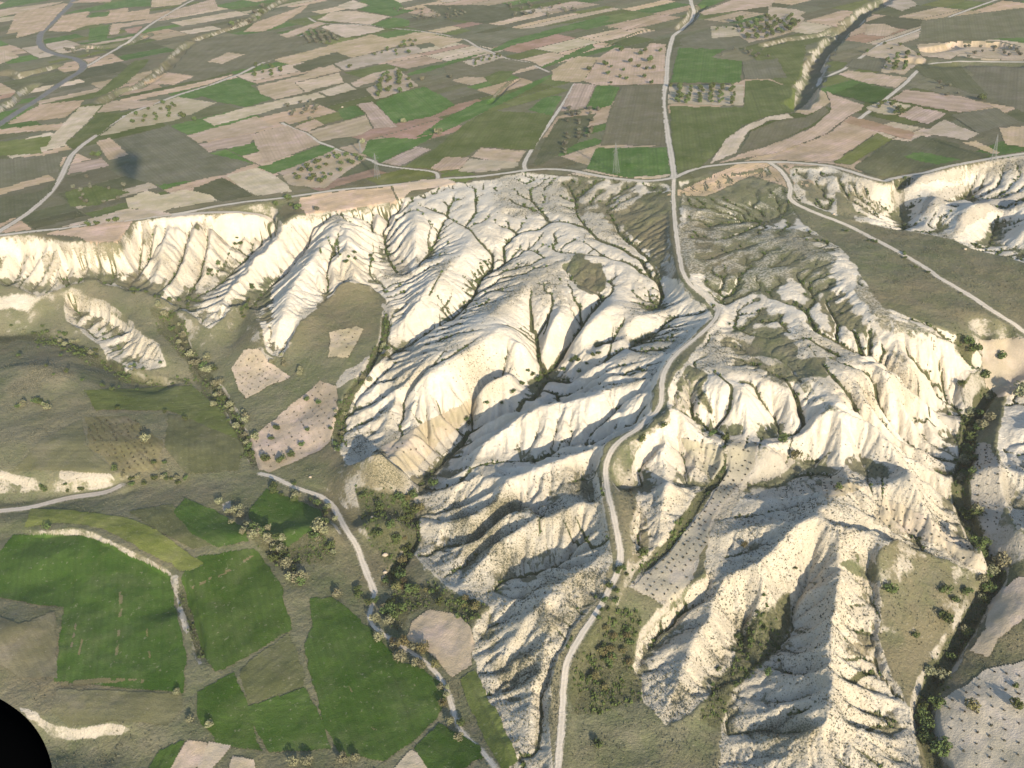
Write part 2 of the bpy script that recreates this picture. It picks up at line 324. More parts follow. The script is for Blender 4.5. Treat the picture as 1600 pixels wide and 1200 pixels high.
# gullies one can follow in the photograph: depth m, width m, green strip m, pixels
GULLIES = """
3.0 3.2 0.7 28,372 22,400 12,440
2.6 3.0 0.7 98,380 96,405 104,440
2.6 3.0 0.7 168,384 164,410 172,436
3.4 3.4 0.9 208,348 205,385 196,420 200,446
3.0 3.0 0.7 295,340 275,375 258,410 240,455
2.6 2.8 0.6 318,345 308,380 292,420 285,462
2.4 2.6 0.6 365,340 345,372 330,400
2.4 2.6 0.6 540,335 520,375 505,405
2.4 2.6 0.6 575,335 580,370 575,405 590,430
1.6 2.2 1.3 770,290 800,312 815,320 840,330 855,340 867,345 885,345 900,350 915,353 925,365 945,375 965,382 985,392 1000,400 1008,410 1015,425 1030,435 1033,440 1033,460 1028,478
1.0 1.6 0.7 825,298 835,315 845,330 855,338
1.0 1.6 0.8 885,285 898,305 900,318 903,335 908,345 918,355
1.2 1.8 1.0 940,310 950,325 960,345 965,360 985,378 1000,390 1015,402 1022,412 1027,425 1033,438
1.0 1.5 0.8 867,345 880,360 890,370 905,375 920,380 935,390 950,400 970,405 985,410 1000,420 1015,430 1030,438
0.9 1.4 0.6 848,362 848,375 855,385 870,388 895,392 920,397 945,398
0.9 1.4 0.6 905,375 925,368 945,376
1.2 1.6 0.8 880,420 900,436 915,445 930,450 943,457 935,465 920,480 910,490
0.6 1.0 0.5 1000,447 1033,448
0.6 1.0 0.5 1000,457 1031,458
0.6 1.0 0.5 1000,466 1028,467
1.6 2.0 0.8 830,440 830,455 828,470 830,485 829,510
1.6 2.0 0.7 862,455 860,470 858,485 855,500 848,515
0.9 1.4 0.6 878,350 865,365 872,378
1.2 1.6 0.8 672,300 690,310 700,320 695,335 710,345 730,352 745,368 760,382 772,392 765,410 740,430
0.9 1.4 0.6 711,300 705,318 695,332
0.9 1.4 0.6 740,295 745,320 730,350
1.0 1.4 0.7 785,379 805,363 844,355 860,343
0.9 1.4 0.6 789,394 809,386 832,390 850,402
1.0 1.5 0.6 650,325 665,340 672,350 668,365 670,385 665,397
0.8 1.3 0.6 507,358 515,372 525,384
0.8 1.3 0.6 520,355 528,370 527,384
0.8 1.3 0.5 497,375 498,390
0.7 1.2 0.5 600,330 620,332 640,325 660,330
0.8 1.3 0.5 640,305 650,318 668,322 690,330
0.8 1.3 0.5 770,345 790,352 812,362
0.8 1.3 0.5 745,400 770,402 790,396
0.8 1.3 0.5 890,440 870,445 840,440
0.8 1.3 0.5 755,455 775,448 800,452
0.8 1.3 0.6 690,405 692,420 680,440 672,455
0.8 1.3 0.6 705,440 700,460 688,478
1.5 2.0 1.1 1180,438 1200,455 1220,470 1250,475 1262,487 1267,502 1275,515 1295,522 1310,527 1332,535 1345,540 1360,545 1380,548 1390,557 1415,570
1.0 1.5 0.8 1220,530 1260,528 1290,540 1310,552
1.3 2.0 1.2 1180,560 1200,575 1215,580 1225,590 1237,600 1255,630 1258,642
1.3 1.8 1.0 1250,525 1267,540 1275,552 1285,562 1295,577 1312,590 1322,600 1340,615 1345,627
1.0 1.5 0.8 1285,550 1305,557 1312,565 1340,572 1360,575 1372,585 1380,600
1.0 1.5 0.7 1320,505 1335,514 1342,525 1345,540
1.0 1.5 0.7 1290,470 1300,490 1312,505 1310,527
1.0 1.5 0.7 1355,490 1365,510 1360,530 1362,545
1.0 1.5 0.8 1400,512 1412,525 1417,540 1437,550 1455,557 1480,575
0.8 1.3 0.6 1230,480 1215,500 1235,520
0.8 1.3 0.6 1125,490 1133,500 1155,512 1172,523 1200,530
1.0 1.6 1.0 1095,580 1117,580 1145,598 1137,625 1120,640
0.9 1.4 0.8 1200,551 1235,570 1250,596
0.8 1.2 0.5 1400,585 1420,600 1440,612 1470,618
0.8 1.2 0.5 1350,600 1375,620 1395,640
0.8 1.2 0.5 1430,560 1450,590 1460,610
0.8 1.2 0.5 1150,560 1170,570 1190,565
0.8 1.2 0.5 1165,490 1190,500 1210,498
0.8 1.2 0.5 1100,440 1125,455 1150,462
0.8 1.2 0.5 1085,340 1110,350 1140,345
0.8 1.2 0.5 1090,370 1120,375 1150,365 1180,350
0.9 1.3 0.5 1070,400 1100,405 1130,395 1170,380
1.4 1.6 0.4 1365,690 1352,710 1360,740 1370,765
1.4 1.6 0.4 1392,700 1382,725 1383,755 1386,772
1.4 1.6 0 1403,733 1396,760 1390,776
1.4 1.6 0 1414,742 1405,765 1398,782
1.4 1.6 0 1427,748 1418,770 1408,788
1.4 1.6 0 1446,765 1432,785 1424,802
1.4 1.6 0 1462,778 1452,795 1442,812
1.4 1.6 0 1476,795 1466,812 1458,826
1.2 1.6 0.4 1095,640 1100,660 1088,682
1.5 1.8 0.8 1135,640 1133,655 1134,690
1.2 1.6 0.4 1178,642 1170,665 1166,694
1.2 1.6 0.4 1202,650 1192,670 1187,694
1.2 1.6 0.4 1250,655 1240,675 1225,695
1.2 1.6 0.6 1310,655 1308,675 1285,690 1262,698
1.0 1.6 0.8 1330,700 1320,722 1300,730 1270,735 1240,740
0.9 1.4 0.5 75,388 85,405 92,420 93,436
0.9 1.4 0.4 130,392 118,410 113,425
0.9 1.4 0.5 150,390 155,405 152,418
1.2 1.6 0.5 240,345 222,362 218,388
1.0 1.4 0.5 270,345 245,358 225,375
1.0 1.4 0.5 335,350 345,368 338,398
0.9 1.4 0.4 50,390 40,410 30,430
0.9 1.4 0.4 275,385 262,405 258,425
0.9 1.4 0.5 310,375 318,395 325,405
1.0 1.4 0.4 850,640 838,655 835,668
1.0 1.4 0.4 900,655 882,668 867,682
1.0 1.4 0.5 960,615 935,640 925,655
1.0 1.4 0.4 872,632 868,655
1.0 1.4 0.4 820,655 815,672 805,685
1.0 1.5 0.7 915,690 928,710 935,735 940,762 945,775
0.9 1.4 0.7 870,770 878,790 890,810 905,825 920,830 935,840 952,843
0.9 1.4 0.6 892,778 905,800 915,815 919,828
0.9 1.4 0.6 870,736 900,730 932,728
1.0 1.4 0.5 868,760 866,772 845,790 843,812
0.8 1.2 0.5 900,750 922,762 942,770
0.8 1.2 0.5 875,912 890,930 905,945 920,962 928,972
0.8 1.2 0.4 862,945 880,960 892,974
0.8 1.2 0.4 848,955 868,975 880,992
0.8 1.2 0.5 900,936 925,938 946,936
2.3 2.6 0.6 1140,935 1155,955 1164,976
2.3 2.6 0.6 1128,958 1150,968 1164,984
2.3 2.6 0.6 1118,974 1145,980 1166,988
2.3 2.6 0.5 1322,900 1340,915 1352,922
2.3 2.6 0.6 1312,922 1335,942 1355,960 1364,972
2.3 2.6 0.6 1300,948 1320,965 1345,975 1364,988
2.3 2.6 0.6 1295,985 1310,986 1330,995 1362,1006
1.2 1.8 1.2 1302,1003 1322,1018 1345,1024 1368,1030
2.3 2.6 0.6 1318,1052 1345,1070 1380,1090 1399,1112
2.3 2.6 0.6 1318,1078 1340,1095 1370,1105 1397,1118
0.9 1.4 0.6 1276,1150 1295,1165 1325,1185 1345,1198 1385,1210
0.9 1.4 0.5 1308,1133 1330,1150 1355,1165 1378,1192
2.3 2.6 0.4 1288,948 1268,955 1245,952
2.3 2.6 0.4 1285,975 1260,985 1230,985
2.3 2.6 0.6 1303,1002 1270,1012 1215,1022
2.3 2.6 0.4 1292,1045 1265,1058 1215,1070
2.3 2.6 0.5 1300,1064 1275,1080 1235,1088
2.3 2.6 0.4 1285,1110 1262,1120 1225,1120
0.9 1.3 0.5 700,620 708,635 718,650
0.9 1.3 0.5 640,625 650,640 660,648
0.9 1.3 0.4 610,630 620,650 628,668
0.9 1.3 0.5 665,605 680,612 685,625
6.0 5.0 2.0 1035,500 1000,527 950,547 900,567 850,582 800,602 750,622 700,682 656,742
6.0 4.0 1.2 935,462 908,494 890,520 870,545 848,576
3.5 3.0 1.0 838,500 838,520 845,545 846,570
4.0 3.0 0.8 960,520 950,545
3.0 3.5 1.0 800,398 770,412 745,432 735,460 700,490 650,515 607,548
3.0 3.0 0.8 690,340 678,370 662,398 628,420
3.5 3.0 1.0 480,345 450,395 420,425 402,445 388,475
3.0 3.0 1.0 430,330 380,372 342,415 316,442 292,465
3.0 3.0 1.0 595,345 603,390 620,418
2.0 2.5 1.0 1020,490 1060,490 1100,480 1130,470
1.8 2.5 0.6 920,690 850,700 780,714 700,734 658,750
"""
def base_hit(px, py):
    z = np.full(len(px), -15.0)
    for _ in range(14):
        x, y = at_z(px, py, z); z = 0.5 * z + 0.5 * base_z(x, y)
    return x, y
def gully_paths():
    out = []
    for line in GULLIES.strip().splitlines():
        d, w, g, s = line.split(' ', 3); p = np.array(P(s))
        n = [max(2, int(np.hypot(*(p[k + 1] - p[k])) / 3)) for k in range(len(p) - 1)]
        px = np.concatenate([np.linspace(p[k, 0], p[k + 1, 0], n[k], endpoint=False) for k in range(len(p) - 1)] + [[p[-1, 0]]])
        py = np.concatenate([np.linspace(p[k, 1], p[k + 1, 1], n[k], endpoint=False) for k in range(len(p) - 1)] + [[p[-1, 1]]])
        x, y = base_hit(px, py)
        x = x + 1.4 * fbm(x, y, 9, 3, 1); y = y + 1.8 * fbm(x, y, 9, 3, 5)      # water never runs straight
        for _ in range(2): x[1:-1] = (x[:-2] + 2 * x[1:-1] + x[2:]) / 4; y[1:-1] = (y[:-2] + 2 * y[1:-1] + y[2:]) / 4
        out.append((float(d), float(w), float(g), x, y))
    return out
def groove(cell, X, Y, width_of, depth_of):
    """depth map of the gullies on a grid"""
    D = np.zeros(X.shape, np.float32); ny, nx = X.shape
    for d, w, g, x, y in GPATHS:
        wd = width_of(w, g); dp = depth_of(d, g)
        if wd <= 0 or dp <= 0: continue
        n = len(x)
        for k in range(n - 1):
            rise = min(1.0, 0.25 + 1.2 * k / n)
            m = wd * 2.2
            i0 = int((min(x[k], x[k + 1]) - m - EX0) / cell); i1 = int((max(x[k], x[k + 1]) + m - EX0) / cell) + 2
            j0 = int((min(y[k], y[k + 1]) - m - EY0) / cell); j1 = int((max(y[k], y[k + 1]) + m - EY0) / cell) + 2
            i0, j0 = max(i0, 0), max(j0, 0); i1, j1 = min(i1, nx), min(j1, ny)
            if i1 <= i0 or j1 <= j0: continue
            dx, dy = x[k + 1] - x[k], y[k + 1] - y[k]; L2 = dx * dx + dy * dy + 1e-9
            qx = X[j0:j1, i0:i1] - x[k]; qy = Y[j0:j1, i0:i1] - y[k]
            t = np.clip((qx * dx + qy * dy) / L2, 0, 1)
            r = np.hypot(qx - t * dx, qy - t * dy) / wd
            D[j0:j1, i0:i1] = np.maximum(D[j0:j1, i0:i1], dp * rise * np.exp(-r * r * 1.6))
    return D
GPATHS = gully_paths()
def carve():
    cell = 1.6
    X, Y = make_grid(cell)
    z = base_z(X, Y).astype(np.float32)
    k0 = zone_mask(X, Y, z, ROCK_ZONE).astype(np.float32)
    k = k0 * sstep(0.40, 0.92, blur(k0, 14))
    n1 = fbm(X, Y, 30, 4, 1)
    pxx, pyy = to_px(X, Y, z)
    gentle = sstep(640, 520, pyy + 60 * fbm(X, Y, 50, 2, 3)) * sstep(560, 700, pxx)       # the broad upper slopes: shallow but closely gullied
    z += k * ((1.3 - 0.7 * gentle) * n1 + 0.3 * fbm(X, Y, 5, 2, 5))
    z -= groove(cell, X, Y, lambda w, g: max(w, 1.8), lambda d, g: d) * sstep(0.05, 0.5, blur(k0, 4))
    kk = k * (0.45 + 1.0 * vnoise(X, Y, 40, 6)) * (1 - 0.72 * gentle)
    z, A = erode(z, kk, cell, 7, 1.0, 0.42, 0.12, 2, 1, 0.06)
    log('eroded coarse')
    c2 = 0.65
    X2, Y2 = make_grid(c2)
    z2 = bilin(z, EX0, EY0, cell, X2, Y2).astype(np.float32)
    k2 = bilin(kk, EX0, EY0, cell, X2, Y2).astype(np.float32)
    z2 = blur(z2, 2)
    g2 = bilin(gentle, EX0, EY0, cell, X2, Y2)
    kq = np.clip(k2 * 2.0, 0, 1)
    z2 += kq * ((0.6 + 0.5 * g2) * fbm(X2, Y2, 10, 2, 2) + 0.38 * fbm(X2, Y2, 4.2, 2, 4))
    z2, A2 = erode(z2, np.maximum(k2, 0.32 * kq), c2, 8, 1.0, 0.42, 0.12, 2, 2, 0.06)
    la = np.log10(A2)
    gf = bilin(gentle, EX0, EY0, cell, X2, Y2)
    g = blur(sstep(1.2 - 0.25 * gf, 1.9 - 0.4 * gf, la) * (0.6 + 0.4 * sstep(2.0, 3.2, la)) * np.minimum(k2 * 2, 1), 1)
    z2 = blur(z2, 1) + kq * 0.10 * fbm(X2, Y2, 2.4, 2, 6) - 1.1 * g                               # the gully beds are cut a little deeper and sharper
    # rain rills: crisp narrow grooves running straight down the slopes
    sm = blur(z2, 10); gy, gx = np.gradient(sm, c2); gl = np.hypot(gx, gy) + 1e-4; ux, uy = gx / gl, gy / gl
    def streaks(scale, seed, length, step=0.8):
        acc = np.zeros(z2.shape, np.float32); n = int(length / step)
        for sgn in (1, -1):
            qx, qy = X2.copy(), Y2.copy()
            for _ in range(n):
                ax = bilin(ux, EX0, EY0, c2, qx, qy); ay = bilin(uy, EX0, EY0, c2, qx, qy)
                qx += sgn * step * ax; qy += sgn * step * ay
                acc += vnoise(qx, qy, scale, seed) - 0.5
        return acc / (acc.std() + 1e-6)
    st1 = streaks(3.6, 2, 9.0); st2 = streaks(1.9, 5, 6.0)
    steep = sstep(0.07, 0.40, gl)
    z2 = z2 - kq * steep * (0.85 * np.exp(-(st1 / 0.30) ** 2) - 0.22 * np.clip(np.abs(st1), 0, 1.6) + 0.34 * np.exp(-(st2 / 0.35) ** 2)).astype(np.float32)
    strip = groove(c2, X2, Y2, lambda w, g: g * 0.9, lambda d, g: 1.0)
    z2 -= 0.7 * strip * np.minimum(k2 * 3, 1)
    A2 = 10 ** (la + 0.42 * gf)
    lo = bilin(blur(z2[::3, ::3], 40), EX0, EY0, c2 * 3, X2, Y2)
    conv = z2 - lo                                            # + on crests, - in hollows
    k2 = bilin(blur(k0, 1), EX0, EY0, cell, X2, Y2).astype(np.float32)
    log('eroded fine', X2.shape)
    return z2, A2, k2, c2, strip, conv.astype(np.float32), gf
ERO, AREA, KMASK, ECELL, STRIP, CONV, GENTLE = carve()
def ground_z(x, y):
    x = np.asarray(x, np.float32); y = np.asarray(y, np.float32)
    b = base_z(x, y)
    e = bilin(ERO, EX0, EY0, ECELL, x, y)
    m = np.minimum(np.minimum(x - EX0, EX1 - x), np.minimum(y - EY0, EY1 - y))
    w = sstep(0, 15, m)
    return b * (1 - w) + e * w

# ------------------------------------------------------------------ the ground sheet: rings round the camera's foot
def ring_radii():
    r = [60.0]
    while r[-1] < 9000:
        R = r[-1]
        if R < 150: d = 2.0
        elif R < 640: d = min(max(1.15 * (R * R + 225 ** 2) / (1005 * 225.0) , 0.42), 0.62) if R < 520 else 0.62 + (R - 520) * .012
        elif R < 1900: d = min(2.0 + (R - 640) * 0.004, 4.0)
        else: d = R * 0.06
        r.append(R + d * (0.9 if R < 150 else 1.0))
    return np.array(r, np.float32)
RAD = ring_radii()
ANG = np.linspace(math.radians(-43), math.radians(41), 1500).astype(np.float32)
TH, RR = np.meshgrid(ANG, RAD)
GX = RR * np.sin(TH); GY = RR * np.cos(TH)
GZ = ground_z(GX, GY)
NR, NC = GX.shape
log('ring grid', NR, NC, NR * NC)
def grid_mesh(name, X, Y, Z, faces=None):
    """a mesh from (part of) the ring grid; faces = boolean mask of quads"""
    nr, nc = X.shape
    idx = np.arange(nr * nc).reshape(nr, nc)
    q = np.stack([idx[:-1, :-1], idx[:-1, 1:], idx[1:, 1:], idx[1:, :-1]], -1).reshape(-1, 4)
    co = np.stack([X.ravel(), Y.ravel(), Z.ravel()], -1).astype(np.float32)
    used = None
    if faces is not None:
        q = q[faces.ravel()]
        used, inv = np.unique(q, return_inverse=True)
        q = inv.reshape(-1, 4); co = co[used]
    q = q[:, ::-1].astype(np.int32)
    me = bpy.data.meshes.new(name)
    me.vertices.add(len(co)); me.vertices.foreach_set('co', co.ravel())
    me.loops.add(q.size); me.loops.foreach_set('vertex_index', q.ravel())
    me.polygons.add(len(q)); me.polygons.foreach_set('loop_start', np.arange(0, q.size, 4, dtype=np.int32))
    me.polygons.foreach_set('use_smooth', np.ones(len(q), bool))
    me.update(calc_edges=True)
    return me, used
def grid_z(x, y):
    """height of the finished ground sheet"""
    r = np.hypot(x, y); th = np.arctan2(x, y)
    v = np.interp(r, RAD, np.arange(NR)); u = (th - ANG[0]) / (ANG[1] - ANG[0])
    u = np.clip(u, 0, NC - 1.001); v = np.clip(v, 0, NR - 1.001)
    i = u.astype(int); j = v.astype(int); fu = u - i; fv = v - j
    return (GZ[j, i] * (1 - fu) + GZ[j, i + 1] * fu) * (1 - fv) + (GZ[j + 1, i] * (1 - fu) + GZ[j + 1, i + 1] * fu) * fv
def hit(px, py):
    """where the line of sight through these pixels first meets the ground"""
    px = np.atleast_1d(np.asarray(px, float)); py = np.atleast_1d(np.asarray(py, float))
    d = ray(px, py)
    t0 = (12 - CAM_H) / d[:, 2]; t1 = (-66 - CAM_H) / d[:, 2]
    T = t0[:, None] + (t1 - t0)[:, None] * np.linspace(0, 1, 260)[None]
    below = CAM_H + d[:, 2, None] * T - grid_z(d[:, 0, None] * T, d[:, 1, None] * T) < 0
    k = np.argmax(below, 1); k = np.where(below.any(1), np.maximum(k, 1), 259)
    a = T[np.arange(len(k)), k - 1]; b = T[np.arange(len(k)), k]
    for _ in range(14):
        m = 0.5 * (a + b)
        u = CAM_H + d[:, 2] * m - grid_z(d[:, 0] * m, d[:, 1] * m) < 0
        b = np.where(u, m, b); a = np.where(u, a, m)
    x = d[:, 0] * b; y = d[:, 1] * b
    return x, y, grid_z(x, y)
def path_world(pts, step=2.0, smooth=3):
    """a pixel polyline as densely sampled ground points"""
    pts = np.array(pts, float)
    px = []; py = []
    for k in range(len(pts) - 1):
        n = max(2, int(np.hypot(*(pts[k + 1] - pts[k])) / 4))
        t = np.arange(n) / n
        px += list(pts[k, 0] + (pts[k + 1, 0] - pts[k, 0]) * t); py += list(pts[k, 1] + (pts[k + 1, 1] - pts[k, 1]) * t)
    px.append(pts[-1, 0]); py.append(pts[-1, 1])
    x, y, z = hit(px, py)
    s = np.concatenate([[0], np.cumsum(np.hypot(np.diff(x), np.diff(y)))])
    n = max(3, int(s[-1] / step)); t = np.linspace(0, s[-1], n)
    x = np.interp(t, s, x); y = np.interp(t, s, y)
    for _ in range(smooth):
        x[1:-1] = 0.25 * x[:-2] + 0.5 * x[1:-1] + 0.25 * x[2:]; y[1:-1] = 0.25 * y[:-2] + 0.5 * y[1:-1] + 0.25 * y[2:]
    return x, y
def near_path(x, y, reach):
    """for ground vertices within reach of the path: their flat indices, signed distance (+ = right of the walk), position along it"""
    out_i = []; 
    r = np.hypot(x, y); th = np.arctan2(x, y)
    j0 = max(0, np.searchsorted(RAD, r.min() - reach) - 1); j1 = min(NR, np.searchsorted(RAD, r.max() + reach) + 1)
    pad = reach / max(r.min() - reach, 60)
    da = ANG[1] - ANG[0]
    i0 = max(0, int((th.min() - pad - ANG[0]) / da)); i1 = min(NC, int((th.max() + pad - ANG[0]) / da) + 2)
    if j1 <= j0 or i1 <= i0: return None
    SX = GX[j0:j1, i0:i1]; SY = GY[j0:j1, i0:i1]
    best = np.full(SX.shape, 1e9, np.float32); sg = np.zeros(SX.shape, np.float32); al = np.zeros(SX.shape, np.float32)
    rr = RAD[j0:j1]; aa = ANG[i0:i1]
    for k in range(len(x) - 1):
        ax, ay, bx, by = x[k], y[k], x[k + 1], y[k + 1]
        rlo = min(math.hypot(ax, ay), math.hypot(bx, by)) - reach; rhi = max(math.hypot(ax, ay), math.hypot(bx, by)) + reach
        p2 = reach / max(rlo, 60)
        tlo = min(math.atan2(ax, ay), math.atan2(bx, by)) - p2; thi = max(math.atan2(ax, ay), math.atan2(bx, by)) + p2
        a0, a1 = np.searchsorted(rr, [rlo, rhi]); b0, b1 = np.searchsorted(aa, [tlo, thi])
        if a1 <= a0 or b1 <= b0: continue
        qx = SX[a0:a1, b0:b1] - ax; qy = SY[a0:a1, b0:b1] - ay
        dx, dy = bx - ax, by - ay; L2 = dx * dx + dy * dy + 1e-9
        t = np.clip((qx * dx + qy * dy) / L2, 0, 1)
        d = np.hypot(qx - t * dx, qy - t * dy)
        B = best[a0:a1, b0:b1]; up = d < B
        best[a0:a1, b0:b1] = np.where(up, d, B)
        sg[a0:a1, b0:b1] = np.where(up, np.sign(qx * dy - qy * dx), sg[a0:a1, b0:b1])
        al[a0:a1, b0:b1] = np.where(up, k + t, al[a0:a1, b0:b1])
    m = best < reach
    jj, ii = np.nonzero(m)
    return (jj + j0, ii + i0), best[m], sg[m], al[m]

# gorges, ditches and banks: (kind, depth, half width, wall width, pixels); a bank drops on the right of the walk
CUTS = [
 ('gorge', 6, 4, 6, '1410,-15 1375,5 1350,18 1335,32 1312,54 1290,74 1276,95 1272,115 1262,135 1252,158 1245,172'),
 ('gorge', 4, 3, 3, '1185,73 1230,62 1262,58 1290,52 1312,46'),
 ('gorge', 5, 3, 5, '300,64 288,73 280,82 264,100 246,117 226,131 210,138 190,141 168,153 154,163'),
 ('gorge', 5, 4, 4, '470,-15 440,2 415,16 395,30 370,42 340,51 300,64'),
 ('gorge', 5, 3, 4, '60,130 40,140 25,155 0,172 -30,185'),
 ('gorge', 4, 4, 4, '0,112 25,118 55,112 75,108 95,100'),
 ('gorge', 4, 3, 3, '1100,8 1085,18 1080,30 1070,40 1055,46'),
 ('gorge', 1.5, 1, 2, '760,166 775,152 785,140 800,128 815,123'),
 ('gorge', 1.2, 1, 1.5, '945,75 960,66 975,60 1000,50 1030,44'),
 ('bank', 4, 0, 2, '1425,78 1470,72 1490,65 1560,66 1600,75'),
 ('bank', 3, 0, 2, '1405,90 1480,97 1540,94 1620,98'),
 ('bank', 3, 0, 2, '125,70 165,72 200,66 225,52'),
 ('bank', 3, 0, 2, '10,125 40,115 70,105 100,100'),
 ('bank', 2.4, 0, 1.8, '28,828 60,830 95,827 130,826 165,838 200,858 238,876 262,888 276,905 284,940 288,966'),
 ('gorge', 1.8, 1.2, 1.5, '277,895 290,935 300,960 308,985 312,1012 322,1045'),
 ('bank', 3.5, 0, 1.5, '160,545 178,565 200,578 226,587 252,591 292,596'),
 ('bank', 2.4, 0, 2.2, '40,1106 62,1116 88,1133 110,1141 150,1135 182,1129 230,1142'),
 ('bank', 1.2, 0, 2.5, '-60,742 0,738 30,742 55,752 100,757 130,748 170,752 190,758'),
 ('gorge', 3, 1.3, 2.5, '1590,590 1545,612 1512,670 1510,720 1497,760 1512,810 1540,860 1562,900 1537,930 1510,980 1490,1010 1450,1080 1440,1120 1460,1180 1480,1260'),
 ('gorge', 2, 1.5, 2, '640,780 645,850 612,900 590,930'),
 ('gorge', 1.2, .8, 1.2, '1130,690 1137,720 1125,745 1100,770 1045,850 985,905'),
 ('gorge', 1.5, 1, 1.5, '602,480 600,530 572,580 545,612 528,660 525,710'),
 ('gorge', 1.5, 1, 1.5, '270,500 300,560 350,620 385,690 405,740'),
]
_outside = 1 - sstep(0.1, 0.6, bilin(KMASK, EX0, EY0, ECELL, GX, GY)) * ((GX > EX0) & (GX < EX1) & (GY > EY0) & (GY < EY1))
_px, _py = to_px(GX, GY, GZ)
_rough = _outside * (1 - sstep(560, 720, RR) * 0.7)
GZ = GZ + (_rough * (1.3 * fbm(GX, GY, 40, 3, 1) + 0.28 * fbm(GX, GY, 6, 2, 3)) + 0.10 * fbm(GX, GY, 2.2, 2, 6) * (RR < 700)).astype(np.float32)
CUTVEG = np.zeros(GX.shape, np.float32)
for kind, dep, hw, wl, s in CUTS:
    x, y = path_world(P(s), 2.0, 4)
    w1 = 1.0
    got = near_path(x, y, hw + wl + 12 if kind == 'gorge' else 24)
    if got is None: continue
    ij, d, sg, al = got
    wob = 1 + 0.5 * fbm(GX[ij], GY[ij], 9, 3, 2)
    taper = sstep(0, 6, np.minimum(al, len(x) - 1 - al))
    if kind == 'gorge':
        if RR[ij].mean() < 650: CUTVEG[ij] = np.maximum(CUTVEG[ij], taper * (1 - sstep(hw + wl * .2, hw + wl * .8 + .6, d * wob)))
        GZ[ij] -= dep * taper * (1 - sstep(hw * wob, (hw + wl) * wob + 0.3, d)) * (0.85 + 0.3 * vnoise(GX[ij], GY[ij], 6, 3))
    else:
        ds = d * sg + 1.2 * fbm(GX[ij], GY[ij], 7, 3, 4)
        GZ[ij] -= dep * taper * sstep(-0.2, wl, ds) * (1 - sstep(4, 23, d))
log('cuts')

